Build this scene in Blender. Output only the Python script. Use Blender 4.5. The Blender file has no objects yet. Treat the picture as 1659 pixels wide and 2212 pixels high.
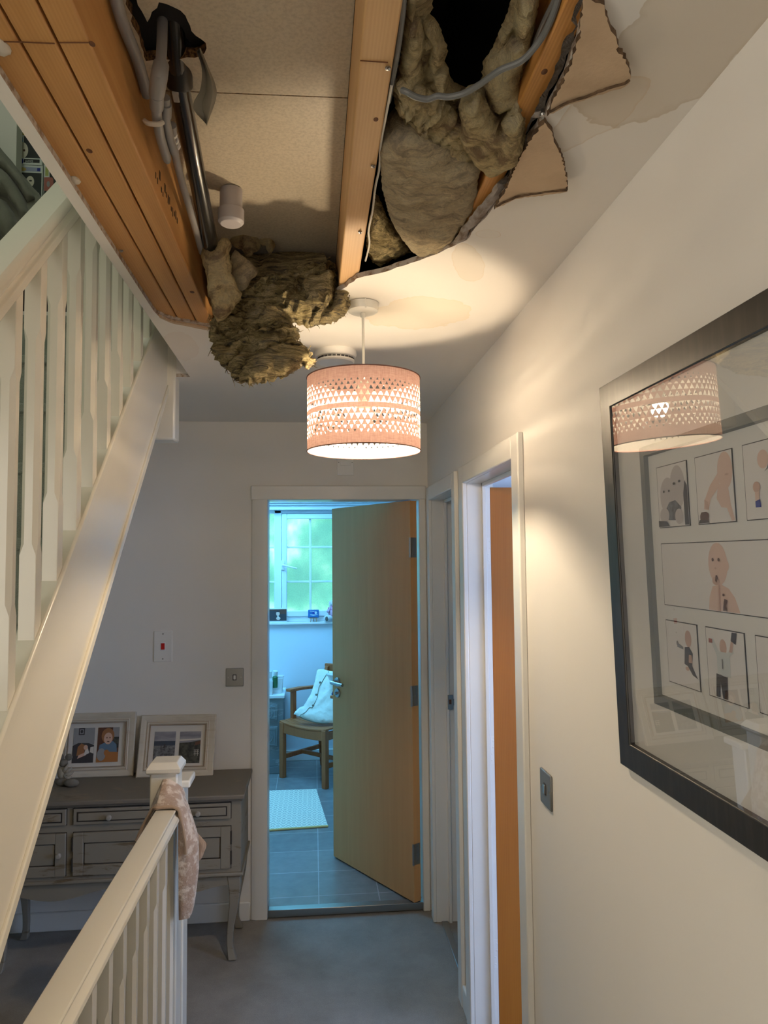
import bpy, bmesh, math, random
import numpy as np
from mathutils import Vector, Matrix, noise
from mathutils.geometry import delaunay_2d_cdt

# ------------------------------------------------------------------ camera, world, light, exposure
sc = bpy.context.scene
COL = sc.collection
W, H = 1659, 2212
FPX = 1600.0
YAW, PITCH, ROLL = 0.0950417, 0.0610256, -0.00913556
EYE = np.array([0, 0, 1.7])

def cam_axes():
    c, s = math.cos(YAW), math.sin(YAW)
    Rz = np.array([[c, s, 0], [-s, c, 0], [0, 0, 1]])
    fwd = Rz @ np.array([0, math.cos(PITCH), math.sin(PITCH)])
    right = Rz @ np.array([1.0, 0, 0])
    up = np.cross(right, fwd)
    r2 = right * math.cos(ROLL) + up * math.sin(ROLL)
    u2 = -right * math.sin(ROLL) + up * math.cos(ROLL)
    return r2, u2, fwd
CR, CU, CF = cam_axes()

cam_d = bpy.data.cameras.new('camera')
cam = bpy.data.objects.new('camera', cam_d)
COL.objects.link(cam)
cam_d.sensor_fit = 'HORIZONTAL'
cam_d.sensor_width = 36
cam_d.lens = FPX / W * 36
cam_d.clip_start = 0.02
mw = Matrix.Identity(4)
for i in range(3):
    mw[i][0], mw[i][1], mw[i][2], mw[i][3] = CR[i], CU[i], -CF[i], EYE[i]
cam.matrix_world = mw
sc.camera = cam

world = bpy.data.worlds.new('world')
sc.world = world
world.use_nodes = True
world.node_tree.nodes['Background'].inputs[0].default_value = (0.5, 0.7, 1, 1)
world.node_tree.nodes['Background'].inputs[1].default_value = 0.05

sc.view_settings.view_transform = 'Standard'
sc.view_settings.look = 'None'
sc.view_settings.exposure = 0.6
sc.view_settings.gamma = 1.0
sc.view_settings.use_curve_mapping = False
sc.cycles.use_denoising = True
sc.cycles.max_bounces = 10
sc.cycles.diffuse_bounces = 6
sc.cycles.glossy_bounces = 4
sc.cycles.transmission_bounces = 6
sc.cycles.transparent_max_bounces = 8
sc.cycles.caustics_reflective = False
sc.cycles.caustics_refractive = False
sc.cycles.sample_clamp_indirect = 6.0

BULB = ((1.0, 0.79, 0.53), 660.0)          # ceiling lamp bulb
BATH_PANE = 1.05                             # frosted bathroom window
BATH_FILL = ((0.17, 0.57, 1.0), 9.0)        # unseen overhead panel added as blue fill for the bathroom
ROOM_PANE = ((0.50, 0.66, 1.0), 7.0)        # window of the room behind the near doorway
STAIR_FILL = ((0.92, 0.97, 0.84), 3.4)      # unseen skylight panel added over the stairs to light the rail tops
SIDE_FILL = ((1.0, 0.91, 0.81), 3.7)           # unseen fill panel added on the stair side, behind the camera
HALL_FILL = ((1.0, 0.93, 0.86), 0.6)        # unseen fill panel added at the camera's end of the hall


def P(px, py, **k):
    """photo pixel -> point on an axis plane (x=, y= or z=)"""
    r = CR * (px - W / 2) / FPX - CU * (py - H / 2) / FPX + CF
    (a, v), = k.items()
    i = 'xyz'.index(a)
    return EYE + r * (v - EYE[i]) / r[i]


def PP(px, py, p0, n):
    r = CR * (px - W / 2) / FPX - CU * (py - H / 2) / FPX + CF
    p0 = np.array(p0, float); n = np.array(n, float)
    return EYE + r * ((p0 - EYE) @ n) / (r @ n)

# ------------------------------------------------------------------ materials
def lin(c):
    return tuple(((v / 255) / 12.92 if v / 255 <= 0.04045 else ((v / 255 + 0.055) / 1.055) ** 2.4) for v in c)

def rgba(c):
    c = lin(c) if max(c) > 1.0 else c
    return (c[0], c[1], c[2], 1)

MATS = {}

def new_mat(name):
    m = bpy.data.materials.new(name)
    m.use_nodes = True
    nt = m.node_tree
    b = nt.nodes['Principled BSDF']
    MATS[name] = m
    return m, nt, b

def tex_coord(nt, scale=(1, 1, 1), rot=(0, 0, 0)):
    t = nt.nodes.new('ShaderNodeTexCoord')
    mp = nt.nodes.new('ShaderNodeMapping')
    mp.inputs['Scale'].default_value = scale
    mp.inputs['Rotation'].default_value = rot
    nt.links.new(t.outputs['Object'], mp.inputs['Vector'])
    return mp.outputs['Vector']

def noise_tex(nt, vec, scale=1.0, detail=4, rough=0.55, dist=0.0):
    n = nt.nodes.new('ShaderNodeTexNoise')
    n.inputs['Scale'].default_value = scale
    n.inputs['Detail'].default_value = detail
    n.inputs['Roughness'].default_value = rough
    n.inputs['Distortion'].default_value = dist
    nt.links.new(vec, n.inputs['Vector'])
    return n.outputs['Fac']

def ramp(nt, fac, stops):
    r = nt.nodes.new('ShaderNodeValToRGB')
    el = r.color_ramp.elements
    while len(el) < len(stops):
        el.new(0.5)
    for e, (p, c) in zip(el, stops):
        e.position = p
        e.color = rgba(c)
    nt.links.new(fac, r.inputs['Fac'])
    return r.outputs['Color']

def mixc(nt, a, b, fac, mode='MIX'):
    m = nt.nodes.new('ShaderNodeMix')
    m.data_type = 'RGBA'
    m.blend_type = mode
    for sock, v in ((m.inputs[0], fac), (m.inputs[6], a), (m.inputs[7], b)):
        if hasattr(v, 'is_linked') or hasattr(v, 'links'):
            nt.links.new(v, sock)
        elif isinstance(v, (int, float)):
            sock.default_value = v
        else:
            sock.default_value = rgba(v)
    return m.outputs[2]

def mth(nt, op, a, b=0.0, c=0.0):
    m = nt.nodes.new('ShaderNodeMath')
    m.operation = op
    for sock, v in zip(m.inputs, (a, b, c)):
        if hasattr(v, 'links'):
            nt.links.new(v, sock)
        else:
            sock.default_value = v
    return m.outputs[0]

def add_bump(nt, b, fac, strength=0.2, dist=0.01):
    bp = nt.nodes.new('ShaderNodeBump')
    bp.inputs['Strength'].default_value = strength
    bp.inputs['Distance'].default_value = dist
    nt.links.new(fac, bp.inputs['Height'])
    nt.links.new(bp.outputs['Normal'], b.inputs['Normal'])

def mat(name, col, rough=0.5, metal=0.0, var=None, bump=None, spec=0.5, coat=0.0, sheen=0.0):
    """var=(scale xyz, second colour, low, high); bump=(scale xyz, strength, distance)"""
    m, nt, b = new_mat(name)
    b.inputs['Base Color'].default_value = rgba(col)
    b.inputs['Roughness'].default_value = rough
    b.inputs['Metallic'].default_value = metal
    b.inputs['Specular IOR Level'].default_value = spec
    b.inputs['Coat Weight'].default_value = coat
    b.inputs['Sheen Weight'].default_value = sheen
    if var:
        f = noise_tex(nt, tex_coord(nt, var[0]), 1.0, 5, 0.6)
        nt.links.new(ramp(nt, f, [(var[2], col), (var[3], var[1])]), b.inputs['Base Color'])
    if bump:
        f = noise_tex(nt, tex_coord(nt, bump[0]), 1.0, 6, 0.6)
        add_bump(nt, b, f, bump[1], bump[2])
    return m

def emat(name, col, strength):
    m, nt, b = new_mat(name)
    b.inputs['Base Color'].default_value = (0.8, 0.8, 0.8, 1)
    b.inputs['Emission Color'].default_value = (*col, 1)
    b.inputs['Emission Strength'].default_value = strength
    return m

def wood(name, c1, c2, axis='y', scale=1.0, rough=0.55, ring=0.5, dark=None):
    m, nt, b = new_mat(name)
    s = {'x': (1.2, 22, 22), 'y': (22, 1.2, 22), 'z': (22, 22, 1.2)}[axis]
    v = tex_coord(nt, tuple(k * scale for k in s))
    n1 = noise_tex(nt, v, 1.0, 3, 0.5, 0.6)
    w = nt.nodes.new('ShaderNodeTexWave')
    w.wave_type = 'BANDS'
    w.bands_direction = 'X' if axis != 'x' else 'Y'
    w.inputs['Scale'].default_value = 1.7
    w.inputs['Distortion'].default_value = 9.0
    w.inputs['Detail'].default_value = 2
    w.inputs['Detail Scale'].default_value = 0.6
    nt.links.new(v, w.inputs['Vector'])
    f = mth(nt, 'ADD', mth(nt, 'MULTIPLY', n1, 1 - ring), mth(nt, 'MULTIPLY', w.outputs['Fac'], ring))
    c = ramp(nt, f, [(0.2, c1), (0.75, c2)])
    if dark:
        n2 = noise_tex(nt, tex_coord(nt, (3, 3, 3)), 1.0, 4, 0.6)
        c = mixc(nt, c, dark, ramp(nt, n2, [(0.5, (0, 0, 0)), (0.75, (0.6, 0.6, 0.6))]))
    nt.links.new(c, b.inputs['Base Color'])
    b.inputs['Roughness'].default_value = rough
    add_bump(nt, b, f, 0.12, 0.003)
    return m

mat('wall_paint', (0.80, 0.775, 0.74), 0.62, bump=((90, 90, 90), 0.04, 0.004), spec=0.25)
mat('stair_wall_paint', (0.52, 0.56, 0.46), 0.7, spec=0.2)
mat('bath_paint', (0.74, 0.79, 0.84), 0.6, spec=0.2)
mat('white_gloss', (0.82, 0.80, 0.74), 0.28, bump=((40, 40, 40), 0.03, 0.004))
mat('trim_white', (0.80, 0.785, 0.75), 0.3)
mat('rail_white', (0.80, 0.76, 0.67), 0.22, bump=((30, 12, 30), 0.05, 0.004))
mat('plastic_white', (0.82, 0.81, 0.79), 0.35)
mat('plastic_frame', (0.80, 0.82, 0.85), 0.3)
mat('chrome', (0.45, 0.45, 0.45), 0.28, 1.0)
mat('plate_chrome', (0.24, 0.24, 0.235), 0.42, 0.55)
mat('steel', (0.36, 0.355, 0.34), 0.36, 1.0)
mat('black', (0.012, 0.012, 0.012), 0.5)
mat('void_shade', (0.012, 0.010, 0.009), 0.9)  # near black painted to stand for the unlit depth of the void
mat('red', (0.55, 0.01, 0.01), 0.4)
wood('pine', (176, 124, 66), (200, 150, 90), 'y', 1.6, 0.6, 0.14)
wood('pine_pale', (190, 148, 98), (210, 170, 120), 'y', 1.4, 0.6, 0.14)
wood('pine_stained', (172, 116, 54), (204, 146, 76), 'y', 1.4, 0.6, 0.2)
mat('pine_mark', (96, 56, 26), 0.7)
mat('timber_ink', (45, 34, 24), 0.8)
wood('door_veneer', (204, 152, 96), (214, 162, 106), 'z', 1.4, 0.7, 0.2)
wood('door_veneer_warm', (166, 98, 26), (176, 108, 34), 'z', 1.4, 0.4, 0.2)
wood('chair_wood', (156, 84, 40), (178, 104, 56), 'z', 2.0, 0.5, 0.4)
mat('plasterboard_paper', (0.56, 0.41, 0.27), 0.9, var=((14, 14, 14), (0.47, 0.34, 0.22), 0.4, 0.7), bump=((120, 120, 120), 0.2, 0.003))
mat('plaster_edge', (0.52, 0.46, 0.40), 0.9, var=((60, 60, 60), (0.28, 0.19, 0.12), 0.45, 0.62), bump=((90, 90, 90), 0.6, 0.006))
mat('torn_grey', (0.34, 0.30, 0.27), 0.95, var=((40, 16, 40), (0.16, 0.11, 0.075), 0.42, 0.62), bump=((70, 70, 70), 0.7, 0.006))
mat('chipboard', (0.60, 0.52, 0.39), 0.5, var=((160, 160, 160), (0.49, 0.42, 0.31), 0.42, 0.66), bump=((220, 220, 220), 0.2, 0.002))
mat('chip_edge', (0.30, 0.15, 0.045), 0.95, var=((130, 130, 130), (0.06, 0.02, 0.005), 0.4, 0.6), bump=((140, 140, 140), 1.0, 0.008))
mat('pipe_black', (0.010, 0.009, 0.008), 0.26, 0.0, var=((9, 4, 30), (0.028, 0.025, 0.021), 0.5, 0.8), coat=0.35)
mat('pipe_sleeve', (0.008, 0.008, 0.008), 0.42)
mat('pipe_grey', (0.26, 0.25, 0.245), 0.45)
mat('pipe_cap_grey', (0.44, 0.41, 0.42), 0.5)
mat('clip_grey', (0.55, 0.50, 0.42), 0.5)
mat('cable_grey', (0.14, 0.143, 0.14), 0.5)
mat('torn_brown', (0.16, 0.095, 0.05), 0.95, var=((60, 60, 60), (0.07, 0.04, 0.02), 0.4, 0.6), bump=((90, 90, 90), 0.8, 0.006))
mat('cable_white', (0.72, 0.69, 0.62), 0.5)
mat('felt_grey', (0.27, 0.24, 0.185), 0.9, bump=((50, 50, 50), 0.4, 0.004))
mat('deck_tape', (0.40, 0.38, 0.33), 0.6)

def insulation(name, pale, mid, dark, s=(22, 22, 22), rot=(0, 0, 0), ao=0.75):
    m, nt, b = new_mat(name)
    v = tex_coord(nt, s, rot)
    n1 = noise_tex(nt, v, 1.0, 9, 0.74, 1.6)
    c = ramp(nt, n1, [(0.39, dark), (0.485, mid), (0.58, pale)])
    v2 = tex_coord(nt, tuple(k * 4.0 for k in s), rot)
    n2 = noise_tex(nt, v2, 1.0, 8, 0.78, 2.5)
    c = mixc(nt, c, ramp(nt, n2, [(0.40, (0.36, 0.31, 0.24)), (0.55, (1, 1, 1))]), ao, 'MULTIPLY')  # crevice shade multiplied into the wool colour
    nt.links.new(c, b.inputs['Base Color'])
    b.inputs['Roughness'].default_value = 1.0
    b.inputs['Specular IOR Level'].default_value = 0.03
    b.inputs['Sheen Weight'].default_value = 0.2
    add_bump(nt, b, mth(nt, 'ADD', n2, mth(nt, 'MULTIPLY', n1, 1.5)), 1.0, 0.03)
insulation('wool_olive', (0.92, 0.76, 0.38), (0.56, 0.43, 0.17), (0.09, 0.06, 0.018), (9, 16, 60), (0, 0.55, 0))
insulation('wool_yellow', (0.95, 0.78, 0.42), (0.86, 0.66, 0.31), (0.40, 0.25, 0.11), (11, 11, 11), ao=0.35)
insulation('wool_pale', (0.95, 0.80, 0.52), (0.87, 0.70, 0.42), (0.60, 0.46, 0.28), (9, 22, 14), (0, 0, 0.9), ao=0.4)
insulation('wool_orange', (0.62, 0.38, 0.15), (0.50, 0.28, 0.10), (0.22, 0.11, 0.04), (20, 20, 20))

# ceiling: white emulsion with brown water stains that have outlines of their own
def ceiling_mat():
    m, nt, b = new_mat('ceiling_paint')
    v = tex_coord(nt)
    nz = noise_tex(nt, v, 7.0, 4, 0.55)
    nz2 = noise_tex(nt, v, 26.0, 3, 0.5)
    col = (0.80, 0.765, 0.715)
    cur = None
    tex = nt.nodes.new('ShaderNodeTexCoord')
    def stain(px, py, rx, ry, ang, fill, ringk, tint):
        nonlocal cur
        c = P(px, py, z=2.382)
        mp = nt.nodes.new('ShaderNodeMapping')
        mp.vector_type = 'TEXTURE'
        mp.inputs['Location'].default_value = (c[0], c[1], 2.382)
        mp.inputs['Rotation'].default_value = (0, 0, ang)
        mp.inputs['Scale'].default_value = (rx, ry, 1)
        nt.links.new(tex.outputs['Object'], mp.inputs['Vector'])
        ln = nt.nodes.new('ShaderNodeVectorMath'); ln.operation = 'LENGTH'
        nt.links.new(mp.outputs['Vector'], ln.inputs[0])
        d = mth(nt, 'ADD', ln.outputs['Value'], mth(nt, 'MULTIPLY', mth(nt, 'SUBTRACT', nz, 0.5), 1.1))
        d = mth(nt, 'ADD', d, mth(nt, 'MULTIPLY', mth(nt, 'SUBTRACT', nz2, 0.5), 0.18))
        inside = ramp(nt, d, [(0.90, (fill,) * 3), (0.985, (ringk,) * 3), (1.0, (0, 0, 0))])
        cur = mixc(nt, cur if cur is not None else col, tint, inside)
    stain(1440, 130, 0.095, 0.17, 0.1, 0.40, 0.55, (0.50, 0.40, 0.27))
    stain(1290, 250, 0.05, 0.11, 0.3, 0.16, 0.40, (0.58, 0.42, 0.25))
    stain(1055, 505, 0.028, 0.020, 0.2, 0.04, 0.4, (0.60, 0.44, 0.24))
    stain(1010, 570, 0.035, 0.11, -0.3, 0.16, 0.3, (0.66, 0.50, 0.26))
    stain(900, 680, 0.14, 0.13, 0.2, 0.24, 0.34, (0.72, 0.56, 0.28))
    stain(395, 750, 0.05, 0.16, 0.1, 0.10, 0.12, (0.55, 0.33, 0.20))
    nt.links.new(cur, b.inputs['Base Color'])
    b.inputs['Roughness'].default_value = 0.8
    b.inputs['Specular IOR Level'].default_value = 0.15
    add_bump(nt, b, noise_tex(nt, tex_coord(nt, (5, 5, 5)), 1.0, 3, 0.5), 0.12, 0.03)
ceiling_mat()

def carpet_mat(name, c1, c2):
    m, nt, b = new_mat(name)
    n1 = noise_tex(nt, tex_coord(nt, (5, 5, 5)), 1.0, 5, 0.65)
    n2 = noise_tex(nt, tex_coord(nt, (420, 420, 420)), 1.0, 2, 0.6)
    c = ramp(nt, n1, [(0.3, c1), (0.7, c2)])
    c = mixc(nt, c, ramp(nt, n2, [(0.3, (0.45, 0.45, 0.45)), (0.7, (1, 1, 1))]), 0.55, 'MULTIPLY')
    nt.links.new(c, b.inputs['Base Color'])
    b.inputs['Roughness'].default_value = 1.0
    b.inputs['Specular IOR Level'].default_value = 0.05
    b.inputs['Sheen Weight'].default_value = 0.15
    add_bump(nt, b, mth(nt, 'ADD', n2, n1), 0.6, 0.006)
carpet_mat('carpet', (0.30, 0.275, 0.25), (0.42, 0.39, 0.36))
carpet_mat('stair_carpet', (0.30, 0.34, 0.30), (0.40, 0.44, 0.38))

def tile_mat():
    m, nt, b = new_mat('floor_tile')
    t = nt.nodes.new('ShaderNodeTexCoord')
    mp = nt.nodes.new('ShaderNodeMapping')
    mp.inputs['Location'].default_value = (-0.02, -0.09, 0)
    nt.links.new(t.outputs['Object'], mp.inputs['Vector'])
    br = nt.nodes.new('ShaderNodeTexBrick')
    br.offset = 0.0
    br.inputs['Scale'].default_value = 1.0
    br.inputs['Brick Width'].default_value = 0.302
    br.inputs['Row Height'].default_value = 0.29
    br.inputs['Mortar Size'].default_value = 0.003
    br.inputs['Color1'].default_value = (0.225, 0.22, 0.215, 1)
    br.inputs['Color2'].default_value = (0.25, 0.24, 0.235, 1)
    br.inputs['Mortar'].default_value = (0.42, 0.41, 0.40, 1)
    nt.links.new(mp.outputs['Vector'], br.inputs['Vector'])
    n = noise_tex(nt, tex_coord(nt, (14, 14, 14)), 1.0, 5, 0.6)
    nt.links.new(mixc(nt, br.outputs['Color'], ramp(nt, n, [(0.3, (0.7, 0.7, 0.7)), (0.7, (1, 1, 1))]), 0.7, 'MULTIPLY'), b.inputs['Base Color'])
    b.inputs['Roughness'].default_value = 0.26
    b.inputs['Specular IOR Level'].default_value = 0.8
    add_bump(nt, b, br.outputs['Fac'], -0.3, 0.002)
tile_mat()

def rug_mat():
    m, nt, b = new_mat('rug_weave')
    t = nt.nodes.new('ShaderNodeTexCoord')
    sp = nt.nodes.new('ShaderNodeSeparateXYZ')
    nt.links.new(t.outputs['Object'], sp.inputs[0])
    def tri(o, k):
        f = mth(nt, 'FRACT', mth(nt, 'MULTIPLY', o, k))
        return mth(nt, 'ABSOLUTE', mth(nt, 'SUBTRACT', f, 0.5))
    d = mth(nt, 'ADD', tri(sp.outputs[0], 1 / 0.066), tri(sp.outputs[1], 1 / 0.088))
    d2 = mth(nt, 'FRACT', mth(nt, 'MULTIPLY', d, 3.0))
    ln = mth(nt, 'LESS_THAN', mth(nt, 'ABSOLUTE', mth(nt, 'SUBTRACT', d2, 0.5)), 0.17)
    nt.links.new(mixc(nt, (0.80, 0.74, 0.62), (0.42, 0.40, 0.34), ln), b.inputs['Base Color'])
    b.inputs['Roughness'].default_value = 0.95
rug_mat()
mat('rug_border', (0.72, 0.55, 0.22), 0.95)

def distressed(name, base, worn, dark):
    m, nt, b = new_mat(name)
    n = noise_tex(nt, tex_coord(nt, (5, 5, 26)), 1.0, 6, 0.65, 0.4)
    c = ramp(nt, n, [(0.36, base), (0.56, base), (0.63, worn), (0.72, dark)])
    nt.links.new(c, b.inputs['Base Color'])
    b.inputs['Roughness'].default_value = 0.6
    add_bump(nt, b, n, 0.15, 0.004)
distressed('dresser_grey', (0.25, 0.222, 0.18), (0.17, 0.125, 0.075), (0.085, 0.058, 0.034))
distressed('dresser_top', (0.17, 0.148, 0.122), (0.21, 0.175, 0.13), (0.15, 0.115, 0.08))
mat('dresser_gap', (0.035, 0.028, 0.022), 0.8)
mat('dresser_knob', (0.33, 0.30, 0.26), 0.4)
mat('frame_cream', (0.60, 0.545, 0.455), 0.45, var=((8, 8, 60), (0.50, 0.42, 0.32), 0.55, 0.8))
mat('frame_line', (0.36, 0.25, 0.17), 0.6)
mat('mount_white', (0.66, 0.63, 0.585), 0.6)
mat('mat_board', (0.86, 0.85, 0.81), 0.7)
mat('frame_black', (0.020, 0.018, 0.017), 0.38, var=((60, 60, 9), (0.035, 0.03, 0.027), 0.45, 0.6))
mat('frame_bevel', (0.17, 0.185, 0.17), 0.45)
mat('photo_white', (0.86, 0.83, 0.80), 0.6)
mat('photo_line', (0.02, 0.018, 0.016), 0.6)
mat('skin_pale', (0.80, 0.58, 0.47), 0.6)
mat('skin_shade', (0.66, 0.44, 0.34), 0.6)
mat('skin_grey', (0.60, 0.55, 0.53), 0.6)
mat('print_dark', (0.05, 0.045, 0.05), 0.6)
mat('print_brown', (0.12, 0.05, 0.03), 0.6)
mat('print_ginger', (0.34, 0.15, 0.06), 0.6)
mat('print_orange', (0.42, 0.17, 0.05), 0.6)
mat('print_blue', (0.12, 0.20, 0.30), 0.6)
mat('print_royal', (0.02, 0.035, 0.30), 0.6)
mat('print_grey', (0.30, 0.30, 0.31), 0.6)
mat('print_silver', (0.20, 0.205, 0.22), 0.6, var=((60, 60, 60), (0.06, 0.06, 0.066), 0.42, 0.6))
mat('print_sky', (0.20, 0.20, 0.235), 0.6, var=((6, 6, 40), (0.36, 0.35, 0.38), 0.4, 0.65))
mat('print_field', (0.075, 0.078, 0.062), 0.6, var=((45, 45, 45), (0.02, 0.02, 0.02), 0.42, 0.6))
mat('print_sea', (0.045, 0.06, 0.09), 0.6)
mat('cloth_knit', (0.47, 0.34, 0.265), 0.95, var=((34, 34, 34), (0.72, 0.62, 0.54), 0.47, 0.57), bump=((60, 60, 60), 0.9, 0.006), sheen=0.3)
mat('cloth_hem', (0.46, 0.33, 0.24), 0.95, bump=((160, 160, 20), 0.6, 0.004), sheen=0.3)
mat('cream_cotton', (0.74, 0.72, 0.62), 0.9, bump=((7, 7, 7), 0.35, 0.03))
mat('cotton_edge', (0.16, 0.14, 0.10), 0.9)
mat('button', (0.12, 0.08, 0.05), 0.4)
mat('navy_cloth', (0.015, 0.04, 0.16), 0.9, bump=((20, 20, 20), 0.5, 0.02))
mat('basin_white', (0.80, 0.82, 0.84), 0.25)
mat('jacket', (0.17, 0.17, 0.14), 0.85, bump=((14, 14, 14), 0.35, 0.02), sheen=0.2)
mat('jacket_seam', (0.10, 0.105, 0.085), 0.85)
mat('carton_white', (0.68, 0.72, 0.70), 0.4)
mat('carton_dark', (0.045, 0.048, 0.05), 0.25)
mat('carton_yellow', (0.55, 0.42, 0.12), 0.5)
mat('carton_green', (0.42, 0.46, 0.13), 0.5)
mat('carton_lilac', (0.34, 0.38, 0.55), 0.5)
mat('carton_pale', (0.66, 0.62, 0.52), 0.5)
mat('carton_red', (0.42, 0.13, 0.10), 0.5)
mat('plush_white', (0.70, 0.68, 0.68), 1.0, bump=((120, 120, 120), 0.6, 0.006))
mat('plush_pink', (0.62, 0.38, 0.50), 1.0, var=((55, 55, 55), (0.40, 0.06, 0.20), 0.5, 0.58), bump=((60, 60, 60), 0.5, 0.006))
mat('plush_brown', (0.14, 0.12, 0.10), 1.0)
mat('ornament_grey', (0.17, 0.155, 0.13), 0.9, bump=((90, 90, 90), 0.5, 0.004))
mat('ornament_cream', (0.36, 0.32, 0.26), 0.9, bump=((60, 60, 60), 0.5, 0.004))
distressed('chest_blue', (0.19, 0.205, 0.21), (0.34, 0.35, 0.35), (0.12, 0.12, 0.12))
mat('plant_green', (0.03, 0.14, 0.05), 0.5)
mat('planter_white', (0.74, 0.76, 0.76), 0.4)
mat('bin_cream', (0.66, 0.66, 0.60), 0.4)
mat('easel_wood', (0.50, 0.26, 0.12), 0.6)
mat('mini_blue', (0.02, 0.16, 0.42), 0.5)
mat('mini_foam', (0.60, 0.70, 0.76), 0.5)
mat('tag_orange', (0.75, 0.30, 0.05), 0.5)

def shade_mat():
    m, nt, b = new_mat('shade_fabric')
    out = nt.nodes['Material Output']
    v = tex_coord(nt, (240, 240, 30))
    v2 = tex_coord(nt, (50, 50, 420))
    n = mth(nt, 'ADD', mth(nt, 'MULTIPLY', noise_tex(nt, v, 1.0, 3, 0.6), 0.5), mth(nt, 'MULTIPLY', noise_tex(nt, v2, 1.0, 3, 0.6), 0.5))
    pink = ramp(nt, n, [(0.36, (0.50, 0.30, 0.265)), (0.64, (0.66, 0.44, 0.40))])
    geo = nt.nodes.new('ShaderNodeNewGeometry')
    col = mixc(nt, pink, (0.84, 0.82, 0.78), geo.outputs['Backfacing'])
    df = nt.nodes.new('ShaderNodeBsdfDiffuse')
    tr = nt.nodes.new('ShaderNodeBsdfTranslucent')
    nt.links.new(col, df.inputs['Color'])
    nt.links.new(ramp(nt, n, [(0.36, (0.70, 0.40, 0.33)), (0.64, (0.86, 0.55, 0.46))]), tr.inputs['Color'])
    mx = nt.nodes.new('ShaderNodeMixShader')
    mx.inputs[0].default_value = 0.048
    nt.links.new(df.outputs[0], mx.inputs[1])
    nt.links.new(tr.outputs[0], mx.inputs[2])
    nt.links.new(mx.outputs[0], out.inputs['Surface'])
shade_mat()
mat('shade_rim', (0.20, 0.095, 0.075), 0.8)
emat('bulb_glow', BULB[0], BULB[1])
mat('cord_white', (0.80, 0.78, 0.72), 0.4)

def glass_mat():
    m, nt, b = new_mat('picture_glass')
    out = nt.nodes['Material Output']
    tr = nt.nodes.new('ShaderNodeBsdfTransparent')
    tr.inputs[0].default_value = (0.985, 0.985, 0.985, 1)
    gl = nt.nodes.new('ShaderNodeBsdfGlossy')
    gl.inputs['Roughness'].default_value = 0.008
    fr = nt.nodes.new('ShaderNodeFresnel')
    fr.inputs['IOR'].default_value = 1.62
    mx = nt.nodes.new('ShaderNodeMixShader')
    geo = nt.nodes.new('ShaderNodeNewGeometry')
    nt.links.new(mth(nt, 'MULTIPLY', mth(nt, 'MULTIPLY', fr.outputs[0], 2.5), mth(nt, 'SUBTRACT', 1.0, geo.outputs['Backfacing'])), mx.inputs[0])
    nt.links.new(tr.outputs[0], mx.inputs[1])
    nt.links.new(gl.outputs[0], mx.inputs[2])
    nt.links.new(mx.outputs[0], out.inputs['Surface'])
glass_mat()

def pane_mat():
    """frosted glass glowing with the garden behind it"""
    m, nt, b = new_mat('frosted_daylight')
    v = tex_coord(nt, (3.2, 3.2, 2.6))
    n = noise_tex(nt, v, 1.0, 3, 0.5)
    c = ramp(nt, n, [(0.35, (0.09, 0.42, 0.33)), (0.50, (0.14, 0.58, 0.43)), (0.60, (0.32, 0.78, 0.62)), (0.70, (0.85, 1.0, 0.98))])
    n2 = noise_tex(nt, tex_coord(nt, (110, 110, 110)), 1.0, 3, 0.6)
    c = mixc(nt, c, ramp(nt, n2, [(0.35, (0.75, 0.75, 0.75)), (0.65, (1, 1, 1))]), 0.6, 'MULTIPLY')
    nt.links.new(c, b.inputs['Emission Color'])
    b.inputs['Emission Strength'].default_value = BATH_PANE
    b.inputs['Base Color'].default_value = (0.05, 0.06, 0.06, 1)
    b.inputs['Roughness'].default_value = 0.25
pane_mat()
emat('bath_fill', *BATH_FILL)
emat('room_daylight', *ROOM_PANE)
emat('stair_fill', *STAIR_FILL)
emat('hall_fill', *HALL_FILL)
emat('side_fill', *SIDE_FILL)

# ------------------------------------------------------------------ mesh helpers
def V(*a):
    return np.array(a, float)

def unit(v):
    v = np.array(v, float)
    return v / max(np.linalg.norm(v), 1e-9)

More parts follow.
